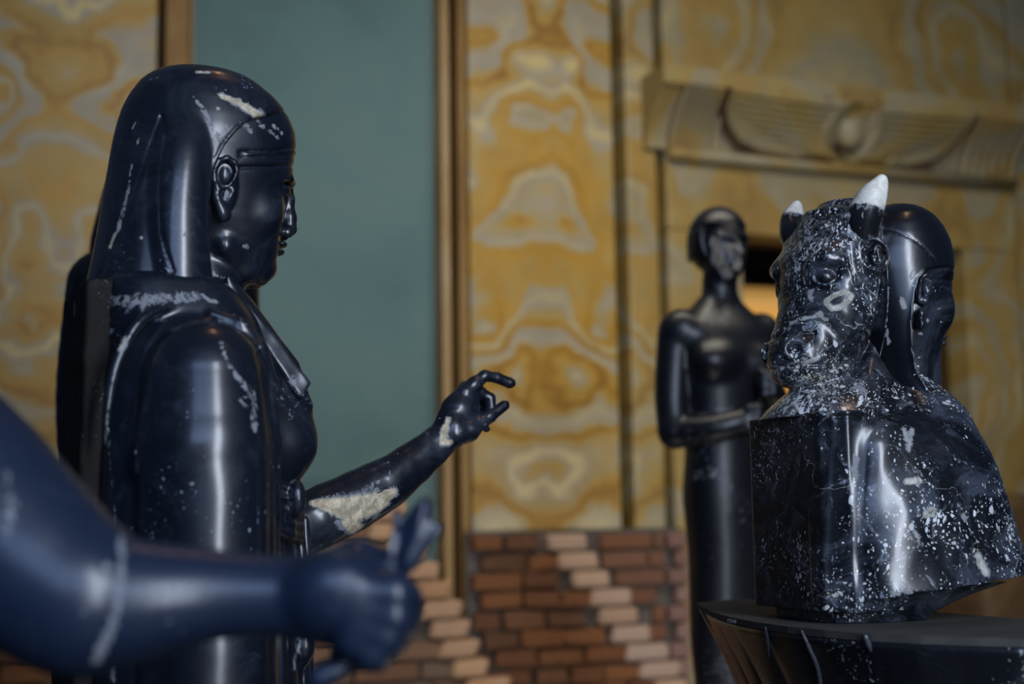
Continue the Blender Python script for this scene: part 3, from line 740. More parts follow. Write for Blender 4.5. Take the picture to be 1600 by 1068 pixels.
# ------------------------------------------------------------------ helpers for the statues
def stains(F, items, vol):
    """attribute: high near lines given in photo pixels, laid on the visible surface; items (points, half width px, unused, strength)"""
    segs = []
    for pts, w, b, st in items:
        w = list(w) if hasattr(w, '__len__') else [w]*len(pts)
        L, ws = [vol.hit(F, *pts[0])], [w[0]]
        for i in range(len(pts)-1):
            n = max(1, int(math.hypot(pts[i+1][0]-pts[i][0], pts[i+1][1]-pts[i][1])/10))
            for k in range(1, n+1):
                t = k/n; L.append(vol.hit(F, pts[i][0]+(pts[i+1][0]-pts[i][0])*t, pts[i][1]+(pts[i+1][1]-pts[i][1])*t)); ws.append(w[i]+(w[i+1]-w[i])*t)
        segs.append((np.array(L), np.array(ws)*F.s, st))
    def fn(V):
        out = np.zeros(len(V))
        for P, ws, st in segs:
            R = ws.max()*2+.01
            idx = np.nonzero(((V > P.min(0)-R) & (V < P.max(0)+R)).all(1))[0]
            if not len(idx): continue
            Q_ = V[idx]; best = np.linalg.norm(Q_-P[0], axis=1)/ws[0]
            for i in range(len(P)-1):
                e = P[i+1]-P[i]; w_ = Q_-P[i]
                t = np.clip((w_@e)/max(e@e, 1e-12), 0, 1)
                best = np.minimum(best, np.linalg.norm(w_-t[:, None]*e, axis=1)/(ws[i]+t*(ws[i+1]-ws[i])))
            out[idx] = np.maximum(out[idx], np.clip(1.35-best*.8, 0, 1)*st)
        return out
    return fn
def const(v): return lambda V: np.full(len(V), v)

# ================================================================== statue with the raised hand
A = Frame(280, 1.95, math.radians(25))
MA = black_marble('navy_marble', (.0034, .0060, .0125), (.20, .25, .33), (.74, .62, .42), .34, 4.0, dust=.36, swirl=.45)
tA = thing('statue', 'blue-black marble statue in a long headdress, raised hand pointing across the picture', 'statue', A.M)
s_ = A.s
p = A.p
zA0 = .35
# ---- head, face and neck
hb = Vol((p(168, 300)[0], -.125, p(300, 520)[2]), (p(478, 300)[0], .125, p(300, 104)[2]), .0019)
skull = [(116, 265, 335, .025), (124, 240, 380, .052), (138, 222, 402, .072), (160, 205, 431, .088), (182, 197, 450, .094), (205, 190, 459.5, .096), (225, 190, 461, .096), (242, 190, 458, .094),
         (262, 190, 456, .090), (280, 192, 453, .087), (300, 200, 447, .084), (330, 215, 443, .080), (352, 240, 440, .075), (372, 262, 437, .069), (392, 280, 434, .062), (410, 300, 430, .053), (424, 318, 428, .043), (434, 330, 421, .032), (441, 340, 402, .020)]
hb.loft(A.rows(skull, 2.25), n=2.25, sm=.007)
# neck
hb.tube([p(318, 380), p(315, 450), p(310, 560)], [.054, .055, .070], .02)
# jaw line and chin
hb.ell(p(406, 421), (.022, .020, .016), .012)
for s in (-1, 1):
    P = lambda x, y, b: A.pm(x, y, b, s)
    hb.tube([P(352, 385, .058), P(385, 424, .036), P(408, 432, .015)], [.011, .011, .011], .016)
    # cheekbone, brow, eye
    hb.ell(P(414, 330, .048), (.022, .022, .026), .02)
    hb.tube([P(455, 286, .012), P(450, 281, .030), P(434, 281, .052), P(414, 290, .066)], [.0065, .0065, .0055, .003], .007)
    hb.ell(P(452, 298, .036), (.020, .022, .0120), .007, 's')
    hb.ell(P(437, 297, .035), (.0150, .0165, .0090), .002)
    for up, q in ((1, 292), (-1, 302.5)):
        hb.tube([P(451, 298, .018), P(452, q, .030), P(444, q+1, .046), P(426, 299, .058)], [.0022, .0030, .0030, .0020], .002)
    # nostril wing
    hb.ell(P(449, 363, .0125), (.0095, .0070, .0080), .004)
    hb.groove([p(437, 352, -.01), p(433, 366, -.01), p(430, 384, -.01)], .003, .0012, *sorted((s*.015, s*.04)))
# nose
hb.tube([p(450, 288), p(451, 312), p(452, 340), p(453, 357)], [.0075, .0078, .0095, .0100], .007)
hb.ell(p(454.5, 360), (.0075, .0085, .0065), .004)
# lips
hb.ell(p(438, 383.5), (.0090, .019, .0056), .004)
hb.ell(p(434.5, 395), (.0088, .016, .0056), .004)
hb.groove([p(424, 389.5), p(448, 389.5)], .0016, .0035, -.028, .028)
hb.groove([p(432, 403), p(440, 403)], .004, .0025, -.018, .018)
# ears
for s in (-1, 1):
    e = lambda x, y, o=0.0: A.pm(x, y, .0905+o, s)
    hb.ell(e(351, 292, -.006), (.017, .010, .040), .004)
    hb.tube([e(352, 300, .003), e(342, 296, .006), e(335, 282, .008), e(334, 266, .009), e(341, 252, .009), (e(355, 247, .008)), e(367, 254, .006), e(370, 268, .004), e(364, 281, .003), e(354, 290, .003)], [.0030, .0036, .0044, .0048, .0048, .0046, .0042, .0036, .0030, .0026], .002)
    hb.ell(e(353, 270, .006), (.0105, .0085, .0165), .003, 's')
    hb.ell(e(356, 299, .007), (.006, .0065, .0085), .003, 's')
    hb.tube([e(336, 290, .004), e(339, 310, .003), e(346, 330, .001)], [.005, .0065, .0075], .003)
    hb.ell(e(350, 333, .001), (.0105, .007, .013), .004)
    hb.ell(e(364, 297, .0), (.004, .004, .006), .002)
# head band carved on the brow
for y0, y1, d in ((241, 237, .0026), (248, 246, .0014), (264, 262, .0030)):
    hb.groove([p(372, y0-1, -.08), p(420, y0, -.06), p(470, y1, 0)], .0022, d, -.13, .13)
hb.groove([p(385, 243, -.08), p(470, 243, 0)], .0035, -.0012, -.13, .13)
st_head = [([(345, 172), (375, 190), (392, 205)], 6, -.09, .7), ([(402, 190), (418, 205), (436, 215)], 5, -.07, .62), ([(428, 196), (440, 208)], 5, -.06, .8),
           ([(328, 425), (345, 448)], [8, 12], -.06, .8), ([(354, 300), (352, 310)], 5, -.08, .7), ([(384, 384)], 6, -.05, .7)]
hA = hb.mesh('body_head', MA, tA, None, 3, {'fleck': const(-.10), 'patch': stains(A, st_head, hb)})
hA.name = 'head'
# ---- headdress
wv = Vol((p(112, 455)[0], -.205, p(300, 468)[2]), (p(476, 300)[0], .205, p(300, 100)[2]), .0022)
wig = [(109, 285, 315, .015), (113, 258, 345, .040), (121, 236, 382, .062), (135, 216, 404, .084), (158, 199, 432, .100), (180, 188, 450, .106), (205, 180, 462, .110), (225, 175, 463, .112), (245, 171, 461, .113),
       (275, 165, 420, .115), (310, 158, 380, .117), (350, 151, 350, .119), (400, 141, 335, .122), (430, 134, 332, .125), (452, 129, 335, .128), (466, 126, 335, .128)]
wv.loft(A.rows(wig, 2.1), n=2.1, sm=.010)
for s in (-1, 1):
    P = lambda x, y, b: A.pm(x, y, b, s)
    wv.stube([P(298, 190, .064), P(286, 250, .081), P(278, 330, .087), P(277, 400, .089), P(277, 475, .090)], [.038, .043, .046, .048, .050], .010)
    # hollow in front of the lappets
rim = [(478, 150), (425, 178), (398, 186), (380, 193), (364, 207), (349, 227), (337, 252), (329, 282), (324, 315), (323, 345), (326, 390), (332, 430), (338, 470), (490, 480), (520, 300)]
def rimcut(off):
    return [p(x, y, -.085) for x, y in rim]
wv.ext([p(x, y, -.112 if y > 225 else -.09) for x, y in rim], -.30, .30, .004, 's')
# raised rim and carved lines
wv.groove([p(x, y, -.112 if y > 225 else -.09) for x, y in rim[3:11]], .003, -.0022, -.2, .2)
wv.groove([p(x, y, -.10) for x, y in [(256, 178), (258, 215), (250, 260), (245, 310), (246, 370), (252, 400), (262, 432)]], .0020, .0022, -.22, -.02)
wv.groove([p(x, y, -.10) for x, y in [(256, 176), (236, 230), (212, 300), (190, 360), (168, 415), (150, 460)]], .0018, .0015, -.22, -.02)
wv.groove([p(x, y, -.10) for x, y in [(262, 176), (242, 230), (218, 300), (196, 360), (174, 415), (156, 460)]], .0030, -.0008, -.22, -.02)
# dip behind the front lobe
wv.groove([p(x, y, -.10) for x, y in [(250, 230), (236, 320), (232, 400), (232, 470)]], .012, .0028, -.22, -.02)
st_wig = [([(303, 152), (318, 172), (328, 195), (345, 218)], [3, 6, 6, 7], -.09, .72), ([(345, 150), (372, 160), (400, 178), (430, 195), (445, 212)], [6, 9, 11, 8, 6], -.07, .95),
          ([(206, 258), (200, 300), (192, 335), (184, 360)], [3, 5, 6, 6], -.11, .74), ([(180, 365), (172, 385)], [5, 6], -.11, .9), ([(340, 170)], 4, -.08, .9), ([(352, 194), (356, 204)], 3, -.08, .8),
          ([(310, 112), (325, 113)], 5, -.02, .9), ([(258, 378), (275, 364), (294, 367)], [3, 6, 9], -.12, .55), ([(212, 192), (208, 200)], 3, -.1, .8), ([(218, 216), (214, 224)], 3, -.1, .8), ([(236, 124), (246, 121)], 4, -.06, .7), ([(221, 371)], 4, -.12, .9)]
wA = wv.mesh('headdress', MA, tA, None, 3, {'fleck': const(-.14), 'patch': stains(A, st_wig, wv)})
# ---- torso with mantle, breast, hanging arm
bv = Vol((p(100, 700)[0], -.30, p(300, 1110)[2]), (p(520, 700, -.1)[0], .27, p(300, 440)[2]), .0030)
torso = [(445, 137, 345, .128), (455, 131, 352, .142), (480, 128, 372, .15), (510, 126, 392, .158), (560, 125, 412, .16), (620, 124, 424, .16), (700, 123, 430, .158), (780, 122, 428, .15), (860, 120, 430, .15), (980, 118, 432, .15), (1120, 114, 436, .155)]
bv.loft(A.rows(torso, 3.2), n=3.2, sm=.012, rnd=.012)
# chest block under the lappets
bv.ext([p(x, y) for x, y in [(300, 470), (352, 462), (440, 575), (462, 640), (440, 700), (330, 700)]], -.10, .10, .03, rnd=.015)
for s in (-1, 1):
    P = lambda x, y, b: A.pm(x, y, b, s)
    bv.ell(P(428, 682, .082), (.052, .050, .062), .02)
    bv.ell(P(458, 696, .088), (.026, .030, .034), .026)
# belly
bv.loft(A.rows([(720, 340, 462, .11), (780, 330, 458, .11), (830, 330, 450, .11), (900, 330, 450, .11), (1000, 330, 456, .115), (1120, 330, 464, .12)], 2.6), .02, n=2.6, sm=.01)
# outer fold of the mantle over the shoulder
bv.cone(p(288, 592, -.105), p(284, 720, -.112), .098, .098, .004, fl=(1, .9, 1))
bv.cone(p(284, 720, -.112), p(276, 1120, -.112), .098, .102, .004, fl=(1, .9, 1))
bv.stube([p(164, 700, -.165), p(168, 640, -.168), p(182, 570, -.172), p(214, 508, -.168), p(256, 481, -.155), p(310, 474, -.14)], [.002, .005, .006, .006, .006, .005], .005)
bv.cone(p(292, 590, .135), p(286, 1120, .14), .100, .100, .01)
# near arm in its sleeve
bv.cone(p(320, 596, -.180), p(322, 700, -.192), .077, .083, .003)
bv.cone(p(322, 700, -.192), p(326, 1120, -.192), .083, .084, .003)
bv.stube([p(214, 740, -.198), p(222, 670, -.200), p(244, 585, -.206), (p(284, 522, -.20)), p(334, 499, -.185)], [.003, .005, .006, .006, .005], .005)
# mantle border running down in front of the arm
bv.tube([p(332, 492, -.165), p(376, 508, -.175), p(405, 545, -.182), p(420, 600, -.185), p(425, 690, -.188), p(423, 800, -.19), p(420, 950, -.19), p(418, 1120, -.19)], [.008, .010, .011, .012, .012, .012, .012, .012], .007)
bv.tube([p(400, 830, -.20), p(398, 960, -.20), p(396, 1120, -.20)], [.006, .010, .010], .006)
# folds gathered below the breast
for y, q in ((752, .0), (771, .004), (790, .002), (808, -.002), (824, -.006)):
    bv.tube([p(412, y-2, -.155), p(432, y+4, -.148), p(452, y+11, -.125), (p(466, y+15, -.09)), p(466, y+16, -.05)], [.0065, .0075, .008, .008, .007], .003)
bv.ell(p(462, 778, -.135), (.013, .018, .026), .004)
# falling pleats at the front
for i, x in enumerate((438, 452, 464, 474, 482)):
    bv.tube([p(x-6, 812, -.11+.025*i), p(x-4, 880, -.115+.025*i), p(x-4, 980, -.115+.025*i), p(x-2, 1120, -.115+.025*i)], [.007, .010, .011, .012], .004)
bv.ell(p(470, 1008, -.06), (.018, .03, .03), .01)
# shallow valley between the border and the arm
bv.groove([p(x, y, -.2) for x, y in [(398, 560), (410, 620), (412, 700), (410, 830), (407, 1100)]], .006, .004, -.3, -.06)
bv.noise(.0004, 40, (p(100, 700)[0], -.3, p(300, 1110)[2]), (p(520, 700)[0], .3, p(300, 450)[2]), 4)
# far upper arm
bv.cone(p(330, 560, .165), p(470, 800, .195), .060, .050, .02)
st_b = [([(150, 470), (230, 470), (300, 462), (335, 470)], [14, 16, 10, 8], -.12, .72), ([(142, 480), (148, 560), (158, 620), (150, 700), (140, 780), (130, 850)], [9, 8, 10, 8, 6, 6], -.16, .66), ([(196, 530), (188, 545)], 6, -.2, .85),
        ([(345, 535), (352, 560), (370, 590), (392, 610), (396, 640), (398, 670)], [5, 5, 5, 12, 11, 8], -.2, .66), ([(378, 620), (386, 635)], [8, 8], -.2, .7), ([(365, 490), (400, 520), (430, 555), (452, 585)], [5, 5, 6, 8], -.08, .5),
        ([(440, 620), (452, 650)], [8, 8], -.12, .55), ([(430, 600), (434, 640)], 6, -.12, .5), ([(168, 650), (172, 730), (180, 800), (186, 900)], [4, 4, 4, 3], -.2, .55), ([(182, 960), (176, 1060)], [4, 7], -.2, .7),
        ([(300, 755)], 4, -.2, .6), ([(212, 706)], 4, -.2, .7), ([(330, 700), (318, 720)], 5, -.25, .5), ([(466, 1000), (460, 1040)], 12, -.08, .6)]
bA = bv.mesh('body', MA, tA, None, 3, {'fleck': lambda V: -.13+.12*np.clip((V[:, 0]-p(340, 600)[0])*12, 0, 1)*np.clip((V[:, 2]-p(300, 780)[2])*10, 0, 1), 'patch': stains(A, st_b, bv)})
# ---- lappets of the collar hanging on the chest
lv = Vol((p(322, 470)[0], -.15, p(450, 650)[2]), (p(500, 600)[0], .15, p(380, 425)[2]), .0022)
for s in (-1, 1):
    lv.ext([p(x, y, -.07) for x, y in [(330, 436), (346, 438), (362, 462), (405, 512), (440, 553), (470, 596), (474, 603), (459, 628), (452, 622), (430, 588), (400, 545), (350, 500), (322, 480)]], *sorted((s*.022, s*.112)), rnd=.004)
lv.noise(.0014, 70, (0, -.2, 0), (2, .2, 3), 8)
lA = lv.mesh('collar_lappets', MA, tA, None, 2, {'fleck': const(.02), 'patch': stains(A, [([(334, 440), (342, 462)], [9, 10], -.1, .8), ([(352, 470), (372, 492)], 6, -.1, .6), ([(455, 590), (462, 612)], [8, 10], -.1, .7), ([(395, 510), (420, 540)], 5, -.1, .5)], lv)})
# ---- back pillar
pvz = p(120, 452)[2]
pv = Vol((p(92, 700)[0]-.02, -.13, .3), (p(190, 700)[0], .13, pvz+.01), .0042)
a0t, a0b = p(127, 460, -.10)[0], p(124, 1060, -.10)[0]
pv.ext([(a0t+.006, 0, pvz), (p(200, 460)[0], 0, pvz), (p(200, 460)[0], 0, .3), (a0b-.02, 0, .3)], -.10, .10, rnd=.003)
pv.ext([(a0t-.03, 0, pvz+.1), (a0t+.012, 0, pvz+.1), (a0t+.002, 0, pvz-.03), (a0t-.05, 0, pvz-.035)], -.2, .2, .004, 's')
pv.noise(.0012, 60, (-2, -.2, 0), (2, .2, 3), 5)
pA = pv.mesh('back_pillar', black_marble('worn_pillar_stone', (.010, .008, .007), (.10, .08, .06), (.16, .10, .05), .62, 2.0, dust=.6, spec=.25), tA, None, 1,
             {'fleck': const(-.02), 'patch': stains(A, [([(116, 470), (116, 490)], 8, -.1, .7)], pv)})
# ---- stretched arm with pointing hand
fb = .195
ha = lambda x, y, o=0.0: p(x, y, fb+o)
av = Vol((ha(430, 800)[0], fb-.085, ha(500, 905)[2]), (ha(815, 640)[0], fb+.085, ha(700, 562)[2]), .0015)
av.stube([ha(452, 828), ha(500, 808), ha(560, 779), ha(610, 750), ha(655, 716), ha(688, 688), ha(704, 670)], [.048, .047, .0445, .0390, .0315, .0262, .0250], .012, .004, (1, .92, 1))
# palm
av.ell(ha(716, 645), (.032, .019, .036), .016, rot=rotm('Y', 25))
av.tube([ha(706, 668), ha(722, 640), ha(732, 618)], [.0235, .0240, .0190], .012, fl=(1, .85, 1))
av.ell(ha(713, 674, -.014), (.021, .017, .021), .012)        # ball of the thumb
av.tube([ha(716, 676, -.012), ha(734, 672, -.012), ha(750, 660, -.012)], [.017, .0165, .0125], .009)
av.tube([ha(748, 662, -.012), ha(766, 650, -.013), ha(787, 634.5, -.012)], [.0115, .0100, .0092], .004)
av.ell(ha(789, 633, -.012), (.0085, .0085, .0078), .003)
# index: up, then bent level
av.tube([ha(728, 612, -.004), ha(741, 601, -.004), ha(757.5, 587, -.006)], [.0150, .0125, .0103], .005)
av.tube([ha(757.5, 587, -.006), ha(777, 590, -.006), ha(795, 597.5, -.006)], [.0103, .0094, .0084], .003)
av.ell(ha(797, 598.5, -.006), (.0090, .0084, .0078), .003)
# middle, ring and little fingers curl into the palm
av.tube([ha(728, 606, .012), ha(750, 612, .010), ha(765, 622, .008)], [.0120, .0105, .0092], .004)
av.tube([ha(765, 622, .008), ha(768, 642, .006), ha(752, 655, .004)], [.0092, .0088, .0080], .003)
av.tube([ha(724, 609, .027), ha(746, 616, .027), ha(761, 628, .026), ha(760, 646, .022), ha(745, 655, .018)], [.0112, .0100, .0090, .0084, .0076], .003)
av.tube([ha(727, 626, .036), ha(740, 628, .038), ha(750, 630, .042), ha(748, 645, .038), ha(738, 650, .034)], [.0095, .0090, .0080, .0074, .0066], .003)
av.ell(ha(760, 670, -.010), (.006, .006, .005), .003)        # chipped lump under the thumb
# finger and thumb nails
av.ell(ha(791, 628, -.016), (.0058, .0045, .0028), .001); av.ell(ha(800, 596, -.011), (.0045, .0035, .0028), .001)
av.noise(.0007, 75, (0, -1, 0), (2, 1, 3), 11)

st_a = [([(492, 785), (520, 790), (555, 796), (590, 785), (612, 770)], [9, 18, 30, 24, 13], fb-.02, 1.15), ([(548, 812), (556, 826)], [22, 16], fb-.02, 1.1), ([(560, 770), (590, 752)], [10, 6], fb-.02, .62), ([(540, 742)], 12, fb-.02, .52),
        ([(700, 655), (696, 668), (692, 690), (704, 690)], [7, 10, 10, 8], fb-.02, .98), ([(720, 693), (735, 690)], [4, 4], fb-.02, .6), ([(758, 664), (752, 660)], 4, fb-.02, .6), ([(500, 850)], 8, fb, .5)]
aA = av.mesh('arm', MA, tA, None, 3, {'fleck': const(-.02), 'patch': stains(A, st_a, av)})
aA['label'] = 'outstretched arm and pointing hand with pale worn patches'
# plinth
o = wbox('plinth', p(60, 900)[0]-.1, p(500, 900)[0]+.15, -.36, .36, 0, zA0, plain('plinth_stone', [(.03, .03, .032), (.05, .05, .052), (.07, .07, .07)], 8, .6), .01, None, tA)
lw = Vol((p(80, 900)[0]-.03, -.30, zA0-.004), (p(520, 900)[0]+.03, .30, p(300, 1100)[2]+.01), .008)
zb_ = p(300, 1100)[2]
ra = p(300, 1100)[0]
lw.loft([(zA0, ra+.0, .20, .23), (.6, ra+.0, .19, .25), (zb_-.15, ra-.0, .18, .272), (zb_, ra, .175, .272)], n=2.8, sm=.02)
lw.box((p(150, 1000)[0], 0, (zA0+zb_)/2), (.06, .11, (zb_-zA0)/2+.02), .004, .01)
lw.mesh('robe_skirt', MA, tA, None, 2, {'fleck': const(-.05), 'patch': const(0)})

# ================================================================== two-faced bust: bull in front, man behind
B = Frame(1370, 2.17, math.radians(202))
ZP = 1.5+0                                   # top of the pedestal from the foot of the bust
_r = ray(1305, 972); ZP = float((CAM+_r*2.07)[2])
MB_ = black_marble('flecked_black_marble', (.0026, .0036, .0062), (.66, .69, .71), (.56, .54, .46), .30, 5.0, dust=.8, hair=.6, swirl=1.0)
tB = thing('bust', 'black marble double bust, white-horned bull head joined back to back with a human head', 'bust', B.M)
q = B.p
sB = B.s
# ---- bull head
uv = Vol((q(1420, 450)[0], -.17, q(1300, 668)[2]), (q(1150, 450)[0], .165, q(1300, 305)[2]), .0019)
bull = [(319, 1276, 1352, .045), (326, 1268, 1366, .060), (342, 1250, 1378, .072), (358, 1234, 1380, .079), (375, 1220, 1380, .083), (405, 1209, 1378, .086), (430, 1208, 1374, .085), (455, 1212, 1371, .078), (485, 1211, 1368, .068), (515, 1207, 1367, .061),
        (540, 1202, 1360, .059), (560, 1199, 1349, .058), (576, 1201, 1335, .056), (588, 1208, 1318, .051), (598, 1220, 1300, .042), (606, 1240, 1275, .022)]
uv.loft(B.rows(bull, 2.3), n=2.3, sm=.008)
# muzzle pad, lips, brow bosses, cheek, forelock
uv.ell(q(1236, 552), (.028, .046, .028), .02)
uv.ell(q(1242, 584), (.028, .040, .020), .018)
uv.ell(q(1296, 346), (.034, .048, .022), .02)
import copy
base_uv = copy.copy(uv); base_uv.D = uv.D.copy()
for s in (-1, 1):
    P = lambda x, y, b: base_uv.hit(B, x, y, b, s)
    uv.ell(P(1296, 404, .014), (.026, .022, .020), .014)
    uv.tube([P(1262, 440, .002), P(1267, 414, .0), P(1290, 402, -.002), P(1316, 408, .0), P(1330, 428, .003)], [.004, .007, .008, .006, .004], .007)
    # eye socket, lids and ball (the eye looks between forward and sideways)
    en = np.array([.52, .85, 0.0]); eu = np.array([.85, -.52, 0.0])
    uv.ell(P(1291, 434, -.002), (.020, .014, .017), .008, 's', rot=rotm('Z', s*-32))
    ec = P(1291, 433, .0085)
    uv.ell(ec, (.0150, .0140, .0130), .001)
    for k, (rr, zt) in enumerate(((.0175, 1.0), (.0240, 1.0))):
        ring = [ec+rr*1.15*math.cos(t)*eu*np.array([1, s, 1])+rr*.80*math.sin(t)*np.array([0, 0, 1])+en*np.array([1, s, 1])*(.0075-.0045*math.cos(t)**2-k*.004) for t in np.linspace(0, 2*math.pi, 15)]
        uv.tube(ring, .0031 if k == 0 else .0022, .002)
    # cheek and jaw ridge
    uv.ell(P(1326, 472, .020), (.034, .026, .050), .025)
    uv.tube([P(1352, 400, .008), P(1362, 440, .008), P(1358, 492, .008), P(1342, 540, .008), P(1308, 578, .008)], [.006, .008, .009, .008, .006], .012)
    uv.groove([P(x, y, 0) for x, y in [(1322, 378), (1328, 412), (1340, 445), (1352, 470)]], .003, .0022, *sorted((s*.03, s*.12)))
    # nostril: hole with a curled rim
    nc = P(1243, 546, .009)
    uv.ell(nc-en*.006*np.array([1, s, 1])*-1, (.011, .0095, .0080), .004, 's')
    uv.tube([nc+(.0155+.001*t)*math.cos(t)*eu*np.array([1, s, 1])+.0135*math.sin(t)*np.array([0, 0, 1])+en*np.array([1, s, 1])*.005 for t in np.linspace(-2.2, 2.9, 14)], [.0034]*14, .003)
    # ear
    ecn = P(1364, 398, .002)
    R = rotm('Z', s*-20)@rotm('Y', 12)
    uv.ell(ecn, (.023, .032, .030), .006, rot=R)
    uv.ell(ecn+np.array([.010, s*.018, -.002]), (.017, .022, .021), .003, 's', rot=R)
    uv.tube([ecn+np.array([-.004, s*.0, .018]), ecn+np.array([.006, s*.018, .004]), ecn+np.array([.004, s*.02, -.012])], [.004, .004, .003], .003)
    # socket collar around each horn
    hc = P(1346, 358, .012)
    uv.tube([hc+np.array([.026*math.cos(t), s*.0, .026*math.sin(t)*.8]) for t in np.linspace(0, 2*math.pi, 13)], .0085, .006)
EYE = base_uv.hit(B, 1293, 420); NOSE = base_uv.hit(B, 1258, 524)
# mouth line and nose groove
uv.put(lambda X, Y, Z: .0035*np.exp(-((Z-F32(q(1240, 577)[2])-F32(.9)*(Y*Y))/F32(.0026))**2)*(X > F32(q(1290, 577)[0])), (q(1300, 570)[0], -.09, q(1240, 600)[2]), (q(1190, 570)[0], .09, q(1240, 560)[2]), 0, '+', m=0)
uv.put(lambda X, Y, Z: .0030*np.exp(-((Z-F32(q(1240, 528)[2])-F32(.8)*(Y*Y))/F32(.0035))**2)*(X > F32(q(1260, 528)[0])), (q(1265, 520)[0], -.05, q(1240, 545)[2]), (q(1190, 520)[0], .05, q(1240, 515)[2]), 0, '+', m=0)
uv.noise(.0034, 130, (q(1360, 400)[0], -.11, q(1300, 400)[2]), (q(1190, 400)[0], .11, q(1300, 312)[2]), 21, .03)
uv.noise(.0010, 80, (q(1400, 400)[0], -.13, q(1300, 600)[2]), (q(1180, 400)[0], .13, q(1300, 400)[2]), 22, .03)
# dewlap and neck running down to the block
uv.loft(B.rows([(520, 1315, 1405, .04), (560, 1296, 1418, .046), (590, 1262, 1436, .060), (615, 1222, 1455, .082), (640, 1192, 1470, .100), (655, 1180, 1480, .11)], 2.2), .012, n=2.2, sm=.01)
for s in (-1, 1):
    uv.groove([q(x, y, .055) for x, y in [(1374, 425), (1376, 480), (1370, 530), (1350, 576), (1318, 604), (1285, 612)]], .0065, .0075, *sorted((s*.02, s*.2)))
uv.mesh('bull_head', MB_, tB, None, 3, {'fleck': lambda V: .60-.75*np.exp(-(np.linalg.norm(V-EYE, axis=1)/.022)**2)-.5*np.exp(-(np.linalg.norm(V-NOSE, axis=1)/.030)**2),
    'patch': stains(B, [([(1292, 470), (1302, 462), (1320, 455), (1330, 462), (1326, 470), (1312, 480), (1300, 482), (1292, 474)], 4.5, .075, 1.2), ([(1236, 505), (1250, 498), (1268, 496), (1282, 490), (1290, 498)], [4, 5, 3, 8, 6], .07, .85),
                        ([(1255, 568), (1270, 562), (1280, 556)], [5, 6, 4], .06, .9), ([(1268, 468), (1264, 460), (1270, 452)], 5, .07, .75), ([(1286, 345), (1310, 338), (1330, 335)], [5, 6, 5], .03, .7), ([(1250, 372), (1290, 374), (1330, 368)], 6, .06, .6),
                        ([(1330, 368), (1360, 362), (1375, 350)], 8, .08, .55), ([(1330, 610), (1345, 600), (1350, 620)], 8, .09, .7), ([(1300, 622), (1330, 625)], 5, .09, .6)], uv)})
# ---- horns
def horn(pts, rs, base_cut, lab):
    P = [np.array(x) for x in pts]; lo = np.min(P, 0)-.045; hi = np.max(P, 0)+.045
    h = Vol(lo, hi, .0016)
    PP, RR = [], []
    for i in range(len(P)-1):
        for t in np.linspace(0, 1, 6, endpoint=False):
            a, b, c, d = P[max(i-1, 0)], P[i], P[i+1], P[min(i+2, len(P)-1)]
            PP.append(.5*((2*b)+(-a+c)*t+(2*a-5*b+4*c-d)*t*t+(-a+3*b-3*c+d)*t**3)); RR.append(rs[i]+(rs[i+1]-rs[i])*t)
    PP.append(P[-1]); RR.append(rs[-1])
    h.tube(PP, RR, .002)
    z0 = P[0][2]
    MH = horn_mat
    o = h.mesh('horn', MH, tB, None, 3, {'fleck': const(.1), 'patch': lambda V: np.clip((V[:, 2]-base_cut-.25*(V[:, 0]-P[1][0]))/.010*.5+.5, 0, 1.3)})
    o['label'] = lab
    return o
horn_mat = black_marble('horn_white_on_black', (.009, .010, .013), (.40, .38, .34), (.86, .84, .74), .22, 9.0, patch_rough=.3, pc_lo=.72)
HN = [q(1346, 364, .066), q(1350, 338, .080), q(1362, 310, .094), q(1373, 291, .100), q(1378, 280, .102)]
horn(HN, [.0270, .0262, .0215, .0130, .0070], q(1350, 333, .09)[2], 'near white horn with a black base')
horn([x*np.array([1, -1, 1])+np.array([.014, 0, .003]) for x in HN], [.0270, .0250, .0195, .0120, .0065], q(1285, 345, -.09)[2], 'far white horn with a black base')
# ---- the man's headdress and face on the other side
mv = Vol((q(1510, 450)[0]-.02, -.16, q(1400, 660)[2]), (q(1300, 450)[0], .16, q(1400, 312)[2]), .0021)
mwig = [(322, 1372, 1394, .02), (325, 1352, 1415, .045), (332, 1332, 1436, .066), (345, 1312, 1457, .083), (362, 1300, 1471, .092), (382, 1294, 1481, .097), (405, 1290, 1486, .099), (430, 1290, 1487, .100),
        (480, 1296, 1486, .101), (530, 1304, 1484, .102), (580, 1312, 1486, .104), (620, 1312, 1492, .112), (655, 1306, 1500, .125)]
mv.loft(B.rows(mwig, 2.15), n=2.15, sm=.010)
rimB = [(1497, 414), (1462, 418), (1446, 424), (1436, 436), (1431, 460), (1429, 500), (1431, 540), (1437, 580), (1446, 606), (1458, 632), (1470, 668), (1700, 668), (1700, 414)]
rr_ = [q(x, y, .10) for x, y in rimB]; rr_[-1] = (rr_[-1][0], 0, rr_[0][2]-.005)
mv.ext(rr_, -.3, .3, .004, 's')
mv.groove([q(x, y, .10) for x, y in rimB[2:11]], .0030, -.0020, -.2, .2)
mv.groove([q(x, y, .10) for x, y in [(1384, 342), (1410, 356), (1440, 380), (1458, 400), (1466, 418)]], .0012, .0012, .0, .2)
mv.mesh('human_headdress', MB_, tB, None, 3, {'fleck': lambda V: -.30+.85*np.clip((V[:, 0]-q(1408, 480, .1)[0])/.03, 0, 1), 'patch': stains(B, [([(1427, 424), (1425, 434)], 4, .1, .9), ([(1410, 468), (1414, 480)], 6, .1, .8), ([(1384, 500), (1386, 520), (1388, 535)], 4, .1, .8), ([(1392, 362), (1440, 382), (1462, 412)], .9, .09, .9),
                        ([(1386, 400), (1388, 460), (1386, 510), (1374, 560)], 1.0, .1, .9)], mv)})
